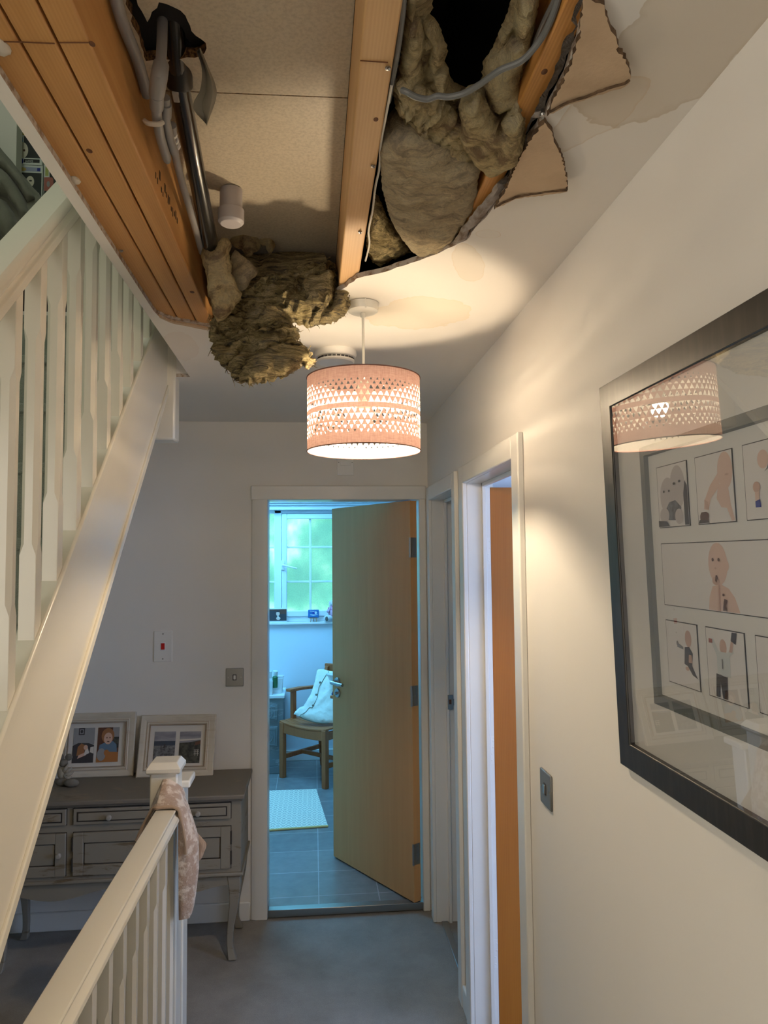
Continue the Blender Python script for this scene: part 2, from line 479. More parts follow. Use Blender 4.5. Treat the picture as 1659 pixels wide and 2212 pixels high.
class M:
    def __init__(s):
        s.v, s.f, s.mi = [], [], []
    def add(s, verts, faces, mi=0):
        o = len(s.v)
        s.v += [tuple(map(float, p)) for p in verts]
        s.f += [tuple(i + o for i in f) for f in faces]
        s.mi += [mi] * len(faces)
        return s
    def box(s, x0, x1, y0, y1, z0, z1, mi=0):
        return s.add([(x, y, z) for z in (z0, z1) for y in (y0, y1) for x in (x0, x1)],
                     [(0, 2, 3, 1), (4, 5, 7, 6), (0, 1, 5, 4), (2, 6, 7, 3), (0, 4, 6, 2), (1, 3, 7, 5)], mi)
    def obox(s, c, ex, ey, ez, mi=0):
        c, ex, ey, ez = map(lambda q: np.array(q, float), (c, ex, ey, ez))
        return s.add([c + a * ex + b * ey + d * ez for d in (-1, 1) for b in (-1, 1) for a in (-1, 1)],
                     [(0, 2, 3, 1), (4, 5, 7, 6), (0, 1, 5, 4), (2, 6, 7, 3), (0, 4, 6, 2), (1, 3, 7, 5)], mi)
    def loft(s, rings, mi=0, caps=True, closed=True):
        n = len(rings[0])
        vs = [p for r in rings for p in r]
        fs = []
        for i in range(len(rings) - 1):
            for j in range(n if closed else n - 1):
                k = (j + 1) % n
                fs.append((i * n + j, i * n + k, (i + 1) * n + k, (i + 1) * n + j))
        if caps:
            fs.append(tuple(range(n))[::-1])
            fs.append(tuple(range((len(rings) - 1) * n, len(rings) * n)))
        return s.add(vs, fs, mi)
    def prism(s, pts, vec, mi=0):
        pts = [np.array(p, float) for p in pts]
        vec = np.array(vec, float)
        return s.loft([pts, [p + vec for p in pts]], mi)
    def tube(s, pts, r, n=12, mi=0, smooth=0):
        pts = [np.array(p, float) for p in pts]
        if smooth:
            pts = spline(pts, smooth)
        rr = r if hasattr(r, '__len__') else [r] * len(pts)
        if len(rr) != len(pts):
            rr = np.interp(np.linspace(0, 1, len(pts)), np.linspace(0, 1, len(rr)), rr)
        rings = []
        a = None
        for i, p in enumerate(pts):
            t = unit(pts[min(i + 1, len(pts) - 1)] - pts[max(i - 1, 0)])
            if a is None:
                a = unit(np.cross(t, (0.3, 0.5, 0.81) if abs(t[2]) < 0.9 else (1, 0, 0)))
            a = unit(a - t * (a @ t))
            b = np.cross(t, a)
            rings.append([p + rr[i] * (a * math.cos(q) + b * math.sin(q)) for q in np.linspace(0, 2 * math.pi, n, endpoint=False)])
        return s.loft(rings, mi)
    def lathe(s, prof, c=(0, 0, 0), n=24, mi=0, ax=(0, 0, 1)):
        ax = unit(ax)
        a = unit(np.cross(ax, (1, 0, 0) if abs(ax[0]) < 0.9 else (0, 1, 0)))
        b = np.cross(ax, a)
        c = np.array(c, float)
        rings = [[c + ax * z + max(r, 1e-5) * (a * math.cos(q) + b * math.sin(q)) for q in np.linspace(0, 2 * math.pi, n, endpoint=False)] for r, z in prof]
        return s.loft(rings, mi)
    def sphere(s, c, r, n=16, mi=0):
        r = r if hasattr(r, '__len__') else (r, r, r)
        c = np.array(c, float)
        rings = []
        for t in np.linspace(0.03, math.pi - 0.03, n // 2 + 1):
            rings.append([c + V(r[0] * math.sin(t) * math.cos(q), r[1] * math.sin(t) * math.sin(q), -r[2] * math.cos(t)) for q in np.linspace(0, 2 * math.pi, n, endpoint=False)])
        return s.loft(rings, mi)
    def sweep(s, prof, p0, p1, side, up, mi=0):
        """profile (u,v) along p0->p1, u along side, v along up"""
        p0, p1, side, up = map(lambda q: np.array(q, float), (p0, p1, side, up))
        return s.loft([[p + side * u + up * v for u, v in prof] for p in (p0, p1)], mi)
    def build(s, name, mats, parent=None, bevel=0.0, seg=2, smooth=35, kind=None, subsurf=0, fix=True):
        me = bpy.data.meshes.new(name)
        me.from_pydata(s.v, [], s.f)
        if isinstance(mats, str):
            mats = [mats]
        for m in mats:
            me.materials.append(MATS[m])
        for p, i in zip(me.polygons, s.mi):
            p.material_index = i
        if fix:
            bm = bmesh.new(); bm.from_mesh(me)
            bmesh.ops.recalc_face_normals(bm, faces=bm.faces)
            bm.to_mesh(me); bm.free()
        if smooth:
            for p in me.polygons:
                p.use_smooth = True
            me.set_sharp_from_angle(angle=math.radians(smooth))
        me.update()
        o = bpy.data.objects.new(name, me)
        COL.objects.link(o)
        if parent is not None:
            o.parent = parent
            o.matrix_parent_inverse = parent.matrix_world.inverted()
        if bevel:
            b = o.modifiers.new('bevel', 'BEVEL')
            b.width = bevel; b.segments = seg; b.limit_method = 'ANGLE'; b.angle_limit = math.radians(40)
        if subsurf:
            b = o.modifiers.new('sub', 'SUBSURF'); b.levels = subsurf; b.render_levels = subsurf
        if kind:
            o['kind'] = kind
        return o

def spline(pts, k=6):
    pts = [np.array(p, float) for p in pts]
    q = [2 * pts[0] - pts[1]] + pts + [2 * pts[-1] - pts[-2]]
    out = []
    for i in range(1, len(q) - 2):
        for t in np.linspace(0, 1, k, endpoint=False):
            a, b, c, d = q[i - 1:i + 3]
            out.append(0.5 * (2 * b + (c - a) * t + (2 * a - 5 * b + 4 * c - d) * t * t + (3 * b - a - 3 * c + d) * t ** 3))
    out.append(pts[-1])
    return out

def tag(o, label, cat, group=None):
    o['label'] = label; o['category'] = cat
    if group:
        o['group'] = group
    return o

def thing(name, label, cat, loc, group=None, rotz=0.0, rot=None):
    o = bpy.data.objects.new(name, None)
    o.empty_display_size = 0.05
    COL.objects.link(o)
    R = Matrix.Rotation(rotz, 4, 'Z') if rot is None else rot
    o.matrix_world = Matrix.Translation(Vector(loc)) @ R
    return tag(o, label, cat, group)

def local(o):
    """parts built in the thing's own coordinates: cancel the inverse afterwards"""
    return o

def lp(ob, parent):
    ob.parent = parent
    ob.matrix_parent_inverse = Matrix.Identity(4)
    return ob

def inpoly(pts, poly):
    pts = np.atleast_2d(pts); poly = np.array(poly)
    x, y = pts[:, 0], pts[:, 1]
    r = np.zeros(len(pts), bool)
    j = len(poly) - 1
    for i in range(len(poly)):
        xi, yi = poly[i]; xj, yj = poly[j]
        c = ((yi > y) != (yj > y)) & (x < (xj - xi) * (y - yi) / ((yj - yi) if yj != yi else 1e-12) + xi)
        r ^= c
        j = i
    return r

def pdist(pts, poly):
    pts = np.atleast_2d(pts); poly = np.array(poly)
    d = np.full(len(pts), 1e9)
    for i in range(len(poly)):
        a, b = poly[i], poly[(i + 1) % len(poly)]
        ab = b - a
        t = np.clip(((pts - a) @ ab) / max(ab @ ab, 1e-12), 0, 1)
        d = np.minimum(d, np.linalg.norm(pts - (a + t[:, None] * ab), axis=1))
    return d

def resample(poly, step, rag=0.0, seed=0, closed=True):
    rnd = random.Random(seed)
    poly = np.array(poly, float)
    out = []
    n = len(poly)
    for i in range(n if closed else n - 1):
        a, b = poly[i], poly[(i + 1) % n]
        k = max(1, int(round(np.linalg.norm(b - a) / step)))
        for t in range(k):
            p = a + (b - a) * t / k
            if rag and t:
                nv = V(-(b - a)[1], (b - a)[0]); nv /= max(np.linalg.norm(nv), 1e-9)
                p = p + nv * rnd.uniform(-rag, rag)
            out.append(p)
    return np.array(out)

def cdt(poly, res, holes=(), seed=1):
    rnd = np.random.default_rng(seed)
    loops = [np.array(poly)] + [np.array(h) for h in holes]
    pts, edges = [], []
    for L in loops:
        o = len(pts)
        pts += list(L)
        edges += [(o + i, o + (i + 1) % len(L)) for i in range(len(L))]
    lo, hi = loops[0].min(0), loops[0].max(0)
    gx, gy = np.meshgrid(np.arange(lo[0], hi[0] + res, res), np.arange(lo[1], hi[1] + res, res))
    g = np.stack([gx.ravel(), gy.ravel()], 1) + rnd.uniform(-0.25, 0.25, (gx.size, 2)) * res
    ok = inpoly(g, loops[0]) & (pdist(g, loops[0]) > res * 0.5)
    for h in loops[1:]:
        ok &= ~inpoly(g, h) & (pdist(g, h) > res * 0.5)
    pts += list(g[ok])
    v, e, f, *_ = delaunay_2d_cdt([Vector(p) for p in pts], edges, [], 0, 1e-6)
    v = np.array([tuple(p) for p in v])
    f = [t for t in f]
    cen = np.array([v[list(t)].mean(0) for t in f])
    keep = inpoly(cen, loops[0])
    for h in loops[1:]:
        keep &= ~inpoly(cen, h)
    return v, [f[i] for i in range(len(f)) if keep[i]]

def boundary_edges(faces):
    cnt = {}
    for f in faces:
        for i in range(len(f)):
            a, b = f[i], f[(i + 1) % len(f)]
            k = (min(a, b), max(a, b))
            cnt.setdefault(k, []).append((a, b))
    return [v[0] for v in cnt.values() if len(v) == 1]

def slab(name, mats, poly, z0, z1, res=0.1, holes=(), wob=0.0, **kw):
    v, f = cdt(poly, res, holes)
    n = len(v)
    m = M()
    zb = [z0 + (wob * noise.noise(Vector((p[0] * 2.2, p[1] * 2.2, 3.1))) if wob else 0) for p in v]
    m.v = [(p[0], p[1], zb[i]) for i, p in enumerate(v)] + [(p[0], p[1], z1) for p in v]
    m.f = [tuple(t) for t in f] + [tuple(i + n for i in t)[::-1] for t in f]
    m.mi = [0] * len(f) + [min(2, len(mats) - 1) if not isinstance(mats, str) else 0] * len(f)
    side = [(a, b, b + n, a + n) for a, b in boundary_edges(f)]
    m.f += side
    m.mi += [1 if not isinstance(mats, str) and len(mats) > 1 else 0] * len(side)
    return m.build(name, mats, smooth=30, **kw)

def fract(p, f, seed, octv=4):
    return noise.fractal(Vector((p[0] * f + seed, p[1] * f - seed * 0.7, p[2] * f + 2.3 * seed)), 0.9, 2.1, octv)

def pillow(mb, poly, o, ex, ey, n, front, back, rw, res, amp=0.008, freq=18, seed=1.0, rag=0.004, ridge=0.0, rdir=(1, 0), rfreq=40, bend=None, holes=(), mi=0):
    """a soft padded body: an outline in the plane (o, ex, ey) swollen to FRONT on the n side and BACK on the other"""
    o, ex, ey, n = map(lambda q: np.array(q, float), (o, ex, ey, n))
    bp = resample(poly, res, rag, int(seed * 10))
    hs = [resample(h, res, rag, int(seed * 10) + 7) for h in holes]
    v, f = cdt(bp, res, hs, int(seed * 7) + 1)
    d = pdist(v, bp)
    for h in hs:
        d = np.minimum(d, pdist(v, h))
    t = np.clip(d / rw, 0, 1)
    prof = np.sqrt(np.clip(1 - (1 - t) ** 2, 0, 1))
    be = boundary_edges(f)
    on_b = set(i for e in be for i in e)
    top, bot = [], []
    rd = unit(rdir)
    for i, p in enumerate(v):
        base = o + ex * p[0] + ey * p[1]
        if bend is not None:
            base = base + bend(p[0], p[1])
        k = fract(base, freq, seed) * amp + fract(base, freq * 3.2, seed + 5) * amp * 0.35
        if ridge:
            u = p[0] * rd[0] + p[1] * rd[1]
            w = -p[0] * rd[1] + p[1] * rd[0]
            q = noise.noise(Vector((u * rfreq * 0.18 + seed, w * rfreq + fract(base, 7, seed) * 2.0, seed)))
            k += ridge * (abs(q) * 2 - 0.5)
        k *= min(1.0, 0.25 + prof[i])
        top.append(base + n * (front * prof[i] + k))
        bot.append(base - n * (back * prof[i] - 0.5 * k))
    # weld at the outline
    idx_top = list(range(len(v)))
    idx_bot = []
    verts = list(top)
    for i in range(len(v)):
        if i in on_b:
            verts[i] = (np.array(top[i]) + np.array(bot[i])) / 2
            idx_bot.append(i)
        else:
            idx_bot.append(len(verts))
            verts.append(bot[i])
    mb.add(verts, [tuple(t) for t in f] + [tuple(idx_bot[i] for i in t)[::-1] for t in f], mi)
    return mb

def pxpoly(pts, scale, off, plane):
    """pixel outline of a photo crop -> points on an axis plane"""
    return [P(off[0] + x / scale, off[1] + y / scale, **plane) for x, y in pts]

def ell(cx, cy, rx, ry, n=20, rot=0.0):
    c, s = math.cos(rot), math.sin(rot)
    return [(cx + rx * math.cos(t) * c - ry * math.sin(t) * s, cy + rx * math.cos(t) * s + ry * math.sin(t) * c) for t in np.linspace(0, 2 * math.pi, n, endpoint=False)]

def rect(x0, y0, x1, y1):
    return [(x0, y0), (x1, y0), (x1, y1), (x0, y1)]

def print_sheet(name, parent, o, ex, ey, n, w, h, layers, t=0.0012):
    """a printed sheet: real thickness, the picture's shapes printed on it (each shape a face a hair above the last)"""
    o, ex, ey, n = map(lambda q: np.array(q, float), (o, ex, ey, n))
    mats = []
    def idx(k):
        if k not in mats:
            mats.append(k)
        return mats.index(k)
    m = M()
    c = [o, o + ex * w, o + ex * w + ey * h, o + ey * h]
    m.loft([[p - n * t for p in c], c], idx(layers[0][0]))
    for k, (mt, poly) in enumerate(layers[1:]):
        if isinstance(poly, tuple) and poly and isinstance(poly[0], (int, float)):
            poly = rect(*poly)
        poly = [(min(max(x, 0), 1), min(max(y, 0), 1)) for x, y in poly]
        m.add([o + ex * x * w + ey * y * h + n * (0.00018 * (k + 1)) for x, y in poly], [tuple(range(len(poly)))], idx(mt))
    ob = m.build(name, mats, parent, smooth=0, fix=False)
    return ob

# ------------------------------------------------------------------ setting
XR, YE, ZC, F0 = 0.579, 3.72, 2.382, -0.033
XL = -1.45

# carpet: hall with the stairwell void cut out of it
def plate(name, mats, boxes, kind='structure', bevel=0.0):
    m = M()
    for b in boxes:
        m.box(*b)
    return m.build(name, mats, kind=kind, bevel=bevel)

plate('floor', 'carpet', [(-0.53, XR, -1.6, YE + 0.03, F0 - 0.2, F0), (XL, -0.53, 2.66, YE, F0 - 0.2, F0), (XL, -0.53, -1.6, -0.12, F0 - 0.2, F0)])
plate('floor_bathroom', 'floor_tile', [(-1.7, 1.5, YE + 0.03, 6.55, -0.15, 0.0)])
plate('trim_threshold', 'steel', [(-0.225, 0.535, YE - 0.005, YE + 0.04, -0.03, 0.006)], bevel=0.003)
plate('floor_room', 'carpet', [(XR, 3.4, -1.0, 3.7, F0 - 0.2, F0)])
plate('floor_lower', 'stair_carpet', [(XL - 0.1, XR, -1.6, 3.8, -2.65, -2.5)])

# end wall with the bathroom doorway
D0, D1, DT = -0.226, 0.531, 1.99
plate('wall_end', 'wall_paint', [(XL, D0 - 0.02, YE, YE + 0.12, F0 - 0.05, ZC), (D1 + 0.02, XR + 0.11, YE, YE + 0.12, F0 - 0.05, ZC), (D0 - 0.02, D1 + 0.02, YE, YE + 0.12, DT + 0.02, ZC)])
# right wall with two doorways
N0, N1 = 2.06, 2.757
Q0, Q1 = 2.985, 3.59
DH = 1.978
plate('wall_right', 'wall_paint', [(XR, XR + 0.10, -1.6, N0 - 0.02, F0 - 0.05, ZC), (XR, XR + 0.10, N1 + 0.02, Q0 - 0.02, F0 - 0.05, ZC), (XR, XR + 0.10, Q1 + 0.02, YE, F0 - 0.05, ZC),
     (XR, XR + 0.10, N0 - 0.02, N1 + 0.02, DH + 0.02, ZC), (XR, XR + 0.10, Q0 - 0.02, Q1 + 0.02, DH + 0.02, ZC)])
plate('wall_left', 'stair_wall_paint', [(XL - 0.1, XL, -1.7, -1.55, -2.6, 4.9), (XL - 0.1, XL, -0.25, 5.0, -2.6, 4.9), (XL - 0.1, XL, -1.55, -0.25, -2.6, 1.1), (XL - 0.1, XL, -1.55, -0.25, 2.3, 4.9)])
plate('wall_back', 'wall_paint', [(XL, -0.40, -1.7, -1.6, -2.6, 4.9), (0.45, XR + 0.1, -1.7, -1.6, F0 - 0.2, 4.9), (-0.40, 0.45, -1.7, -1.6, F0 - 0.2, 0.75), (-0.40, 0.45, -1.7, -1.6, 2.05, 4.9)])
plate('hall_fill_panel', 'hall_fill', [(-0.40, 0.45, -1.72, -1.70, 0.75, 2.05)])  # glowing fill panel added behind the camera
plate('side_fill_panel', 'side_fill', [(XL - 0.12, XL - 0.1, -1.55, -0.25, 1.1, 2.3)])  # warm fill panel added to brighten the long wall
plate('stair_fill_panel', 'stair_fill', [(-1.30, -0.60, 0.5, 1.7, 5.01, 5.03)])  # added overhead so the rail tops catch more light than the balusters
# void walls under the landing
plate('wall_stairwell', 'stair_wall_paint', [(-0.53, -0.45, -0.12, 2.66, -2.5, F0 - 0.2), (XL, -0.53, 2.66, 2.74, -2.5, F0 - 0.2)])

# bathroom shell
BZ = 2.44
yw = 6.395
kx = lambda x: x * 1.0105
kz = lambda z: 1.7 + (z - 1.7) * 1.0105
WX0, WX1, WZ0, WZ1 = -1.15, 0.245, 1.155, 2.112
plate('wall_bathroom', 'bath_paint', [(-1.7, WX0, yw, yw + 0.2, -0.1, BZ), (WX1, 1.5, yw, yw + 0.2, -0.1, BZ), (WX0, WX1, yw, yw + 0.2, -0.1, WZ0 - 0.02), (WX0, WX1, yw, yw + 0.2, WZ1, BZ)])
plate('wall_bathroom_side', 'bath_paint', [(1.2, 1.3, YE + 0.12, yw, -0.1, BZ), (-1.7, -1.6, YE + 0.12, yw, -0.1, BZ),
     (-1.7, D0 - 0.02, YE + 0.12, YE + 0.135, -0.1, BZ), (D1 + 0.02, 1.3, YE + 0.12, YE + 0.135, -0.1, BZ), (D0 - 0.02, D1 + 0.02, YE + 0.12, YE + 0.135, DT + 0.02, BZ)])
plate('bath_fill_panel', 'bath_fill', [(-1.2, 0.0, 4.8, 6.1, BZ + 0.11, BZ + 0.13)])  # added above the bathroom to lift its blue light
plate('ceiling_bathroom', 'bath_paint', [(-1.7, 1.3, YE + 0.12, 4.8, BZ, BZ + 0.1), (-1.7, 1.3, 6.1, yw + 0.2, BZ, BZ + 0.1), (-1.7, -1.2, 4.8, 6.1, BZ, BZ + 0.1), (0.0, 1.3, 4.8, 6.1, BZ, BZ + 0.1)])
plate('baseboard_bathroom', 'trim_white', [(-1.6, 1.2, yw - 0.016, yw, 0.0, 0.088)], bevel=0.004)
plate('trim_blind', 'plastic_frame', [(-1.2, 0.95, yw - 0.055, yw, 2.150, 2.170), (-1.2, 0.95, yw - 0.085, yw, 2.170, 2.187), (-1.2, 0.95, yw - 0.03, yw, 2.112, 2.150)], bevel=0.004)
plate('trim_sill', 'trim_white', [(WX0 - 0.03, WX1 + 0.03, yw - 0.03, yw + 0.1, 1.137, 1.157)], bevel=0.004)

# bathroom window
win = bpy.data.objects.new('window_frosted', None); COL.objects.link(win)
win.location = (0, yw + 0.07, 1.157); win['kind'] = 'structure'
bpy.context.view_layer.update()
wy = yw + 0.07
m = M()
X = [WX0, kx(-0.334), kx(-0.272), kx(0.205), WX1]
m.box(X[0], X[4], wy - 0.03, wy + 0.05, 1.157, kz(1.203)); m.box(X[0], X[4], wy - 0.03, wy + 0.05, kz(2.080), WZ1)
m.box(X[1], X[2], wy - 0.03, wy + 0.05, 1.157, WZ1); m.box(X[3], X[4], wy - 0.03, wy + 0.05, 1.157, WZ1); m.box(X[0], X[0] + 0.06, wy - 0.03, wy + 0.05, 1.157, WZ1)
m.build('window_frame', 'plastic_frame', win, bevel=0.005)
gx0, gx1, gz0, gz1 = kx(-0.226), kx(0.163), kz(1.255), kz(2.034)
m = M()
cx0, cx1, cz0, cz1 = X[2] + 0.003, X[3] - 0.003, kz(1.203) + 0.003, kz(2.080) - 0.003
m.box(cx0, gx0, wy - 0.048, wy + 0.02, cz0, cz1); m.box(gx1, cx1, wy - 0.048, wy + 0.02, cz0, cz1)
m.box(gx0, gx1, wy - 0.048, wy + 0.02, cz0, gz0); m.box(gx0, gx1, wy - 0.048, wy + 0.02, gz1, cz1)
csm = m.build('casement', 'plastic_frame', win, bevel=0.006)
m = M()
for z in (kz(1.499), kz(1.793)):
    m.box(gx0, gx1, wy - 0.014, wy - 0.002, z - 0.008, z + 0.008)
m.box(kx(-0.029) - 0.009, kx(-0.029) + 0.009, wy - 0.016, wy - 0.002, gz0, gz1)
m.build('glazing_bar', 'plastic_frame', csm, bevel=0.003)
M().box(gx0, gx1, wy, wy + 0.006, gz0, gz1).build('pane', 'frosted_daylight', csm, smooth=0)
M().box(X[0] + 0.06, X[1], wy, wy + 0.006, kz(1.203), kz(2.080)).build('pane', 'frosted_daylight', win, smooth=0)
m = M()
for z in (kz(1.499), kz(1.793)):
    m.box(X[0] + 0.06, X[1], wy - 0.014, wy - 0.002, z - 0.008, z + 0.008)
m.build('glazing_bar', 'plastic_frame', win, bevel=0.003)
m = M()
m.box(kx(-0.262) - 0.012, kx(-0.262) + 0.012, wy - 0.062, wy - 0.048, 1.600, 1.680)
m.tube([(kx(-0.262), wy - 0.062, 1.642), (kx(-0.262), wy - 0.085, 1.642), (kx(-0.20), wy - 0.088, 1.626), (kx(-0.141), wy - 0.088, 1.612)], [0.008, 0.008, 0.007, 0.006], 10)
m.build('window_handle', 'plastic_frame', csm, bevel=0.003)

# room behind the near doorway, cupboard behind the far one
plate('wall_room', 'bath_paint', [(XR + 0.1, 3.4, 2.86, 2.96, F0, ZC), (XR + 0.1, 3.4, -1.1, -1.0, F0, ZC), (3.3, 3.4, -1.0, 0.0, F0, ZC), (3.3, 3.4, 1.8, 2.96, F0, ZC), (3.3, 3.4, 0.0, 1.8, F0, 0.8), (3.3, 3.4, 0.0, 1.8, 2.1, ZC)])
plate('window_room', 'room_daylight', [(3.42, 3.44, 0.0, 1.8, 0.8, 2.1)])
plate('ceiling_room', 'bath_paint', [(XR + 0.1, 3.4, -1.1, 2.96, ZC, ZC + 0.1)])
plate('wall_cupboard', 'bath_paint', [(XR + 0.1, 1.6, 2.961, 2.97, F0, ZC), (1.5, 1.6, 2.97, 3.72, F0, ZC), (XR + 0.1, 1.6, 2.97, 3.83, ZC, ZC + 0.05), (XR + 0.12, 1.6, 3.72, 3.83, F0, ZC)])

# ------------------------------------------------------------------ ceiling with the torn hole
hole = [(-0.436, 0.25), (-0.434, 1.98), (-0.432, 2.09), (-0.405, 2.15), (-0.371, 2.170), (-0.308, 2.209), (-0.24, 2.20), (-0.16, 2.15), (-0.08, 2.09), (0.0, 2.02), (0.045, 1.90),
        (0.085, 1.83), (0.106, 1.775), (0.167, 1.731), (0.229, 1.667), (0.287, 1.602), (0.331, 1.537), (0.334, 1.50), (0.352, 1.383), (0.357, 1.306), (0.352, 1.211), (0.356, 1.096), (0.358, 1.06), (0.359, 0.991), (0.352, 0.922), (0.339, 0.859), (0.335, 0.70), (0.345, 0.45), (0.34, 0.25)]
hole = resample(hole, 0.022, 0.0028, 5)
hole[:, 0] = np.where((hole[:, 0] < -0.425) & (hole[:, 1] < 2.06), -0.436, hole[:, 0])
outer = resample([(-0.460, -1.6), (XR, -1.6), (XR, YE), (XL, YE), (XL, 2.80), (-0.460, 2.80)], 0.25)
slab('ceiling', ['ceiling_paint', 'plaster_edge', 'plaster_edge'], outer, ZC, ZC + 0.0125, 0.11, [hole], kind='structure')
# lining of the stair opening
plate('trim_opening', 'wall_paint', [(-0.460, -0.442, -1.6, 2.80, ZC + 0.0125, 2.62), (XL, -0.460, 2.80, 2.815, ZC + 0.0125, 2.62)])
# thin shreds of board and paper along the far rim of the hole
rim = thing('broken_plasterboard', 'broken plasterboard edge with brown paper layers at the hole by the triple joist', 'plasterboard', (-0.37, 2.15, ZC))
bpy.context.view_layer.update()
m = M()
a = [V(-0.431, 2.095, 0), V(-0.405, 2.142, 0), V(-0.371, 2.164, 0), V(-0.308, 2.203, 0), V(-0.24, 2.195, 0)]
for off, z0, z1, k in ((0.0, ZC - 0.001, ZC + 0.005, 0), (-0.010, ZC + 0.006, ZC + 0.014, 1)):
    q = spline(a, 7)
    rnd = random.Random(3 + k)
    low = [V(p[0], p[1] + off - rnd.uniform(0.002, 0.010), 0) for p in q]
    up = [V(p[0], p[1] + 0.012, 0) for p in q]
    n_ = len(q)
    m.add([V(p[0], p[1], z0) for p in low] + [V(p[0], p[1], z0) for p in up] + [V(p[0], p[1], z1) for p in low] + [V(p[0], p[1], z1) for p in up],
          [(i, i + 1, n_ + i + 1, n_ + i) for i in range(n_ - 1)] + [(2 * n_ + i, 3 * n_ + i, 3 * n_ + i + 1, 2 * n_ + i + 1) for i in range(n_ - 1)] +
          [(i, 2 * n_ + i, 2 * n_ + i + 1, i + 1) for i in range(n_ - 1)], k)
m.build('torn_edge', ['plasterboard_paper', 'plaster_edge'], rim)

# torn strip along the right-hand rim
s3 = 2.37
def c3(pts, z):
    return [tuple(P(700 + x / s3, y / s3, z=z)[:2]) for x, y in pts]
strip = c3([(1345, 0), (1320, 40), (1290, 100), (1300, 150), (1240, 300), (1200, 400), (1135, 530), (1120, 600), (1060, 640), (1010, 740), (985, 820), (955, 880), (930, 960), (880, 1040), (800, 1150), (740, 1190), (735, 1240), (712, 1258), (665, 1245), (700, 1180), (760, 1110), (840, 1010), (885, 950), (940, 905), (950, 830), (1000, 760), (1040, 660), (1100, 540), (1150, 440), (1180, 380), (1215, 260), (1240, 200), (1290, 150), (1265, 120), (1310, 10)], ZC)
m = M()
pillow(m, strip, (0, 0, ZC + 0.004), (1, 0, 0), (0, 1, 0), (0, 0, -1), 0.006, 0.006, 0.008, 0.012, amp=0.004, freq=40, seed=4.4, rag=0.0025)
tag(m.build('torn_strip', 'torn_grey', smooth=50), 'torn grey plasterboard strip curling along the wall side of the ceiling hole', 'plasterboard')
# two flaps of brown paper-faced board folded back flat under the ceiling
def flap(label, pts, seed, edge):
    poly = c3(pts, ZC - 0.006)
    poly = resample(poly, 0.006, 0.0021, seed)
    v, f = cdt(poly, 0.02)
    n_ = len(v)
    m = M()
    cx, cy = v.mean(0)
    zb = [ZC - 0.013 - 0.006 * max(0.0, (p[0] - 0.36)) / 0.1 + 0.002 * noise.noise(Vector((p[0] * 20, p[1] * 20, seed))) for p in v]
    m.v = [(p[0], p[1], zb[i]) for i, p in enumerate(v)] + [(p[0], p[1], zb[i] + 0.009) for i, p in enumerate(v)]
    m.f = [tuple(t) for t in f] + [tuple(i + n_ for i in t)[::-1] for t in f]
    side = [(a, b, b + n_, a + n_) for a, b in boundary_edges(f)]
    m.mi = [0] * len(m.f) + [1] * len(side)
    m.f += side
    e_ = [V(*q, ZC - 0.0145 - 0.006 * max(0.0, q[0] - 0.36) / 0.1) for q in resample(c3(edge, ZC - 0.012), 0.006, 0.0012, seed + 1, closed=False)]
    m.tube(e_, 0.0022, 6, 1)
    return tag(m.build('plasterboard_flap', ['plasterboard_paper', 'torn_brown'], smooth=25), label, 'plasterboard', )
flap('larger torn brown board flap with ragged edge nearest the camera', [(1330, -40), (1435, 0), (1440, 50), (1455, 90), (1480, 140), (1500, 190), (1500, 230), (1545, 265), (1562, 310), (1562, 385), (1540, 402), (1470, 425), (1400, 452), (1330, 485), (1250, 512), (1190, 545), (1140, 572), (1200, 440), (1270, 290), (1310, 150)], 11, [(1562, 385), (1540, 402), (1470, 425), (1400, 452), (1330, 485), (1250, 512), (1190, 545), (1140, 572)])
flap('smaller torn brown board flap farther along, beside the screw', [(1130, 605), (1155, 640), (1175, 690), (1200, 740), (1215, 775), (1230, 830), (1243, 900), (1243, 950), (1190, 958), (1150, 962), (1060, 980), (980, 1000), (930, 1025), (870, 1055), (925, 965), (985, 830), (1050, 700)], 12, [(1243, 950), (1190, 958), (1150, 962), (1060, 980), (980, 1000), (930, 1025), (870, 1055)])
scr = M()
p = P(1172, 247, z=ZC - 0.004)
scr.lathe([(0.0, -0.003), (0.0035, -0.003), (0.0045, 0.0), (0.0025, 0.004), (0.002, 0.02)], p, 14)
tag(scr.build('drywall_screw', 'steel'), 'small bright screw head between the two torn board flaps', 'screw')

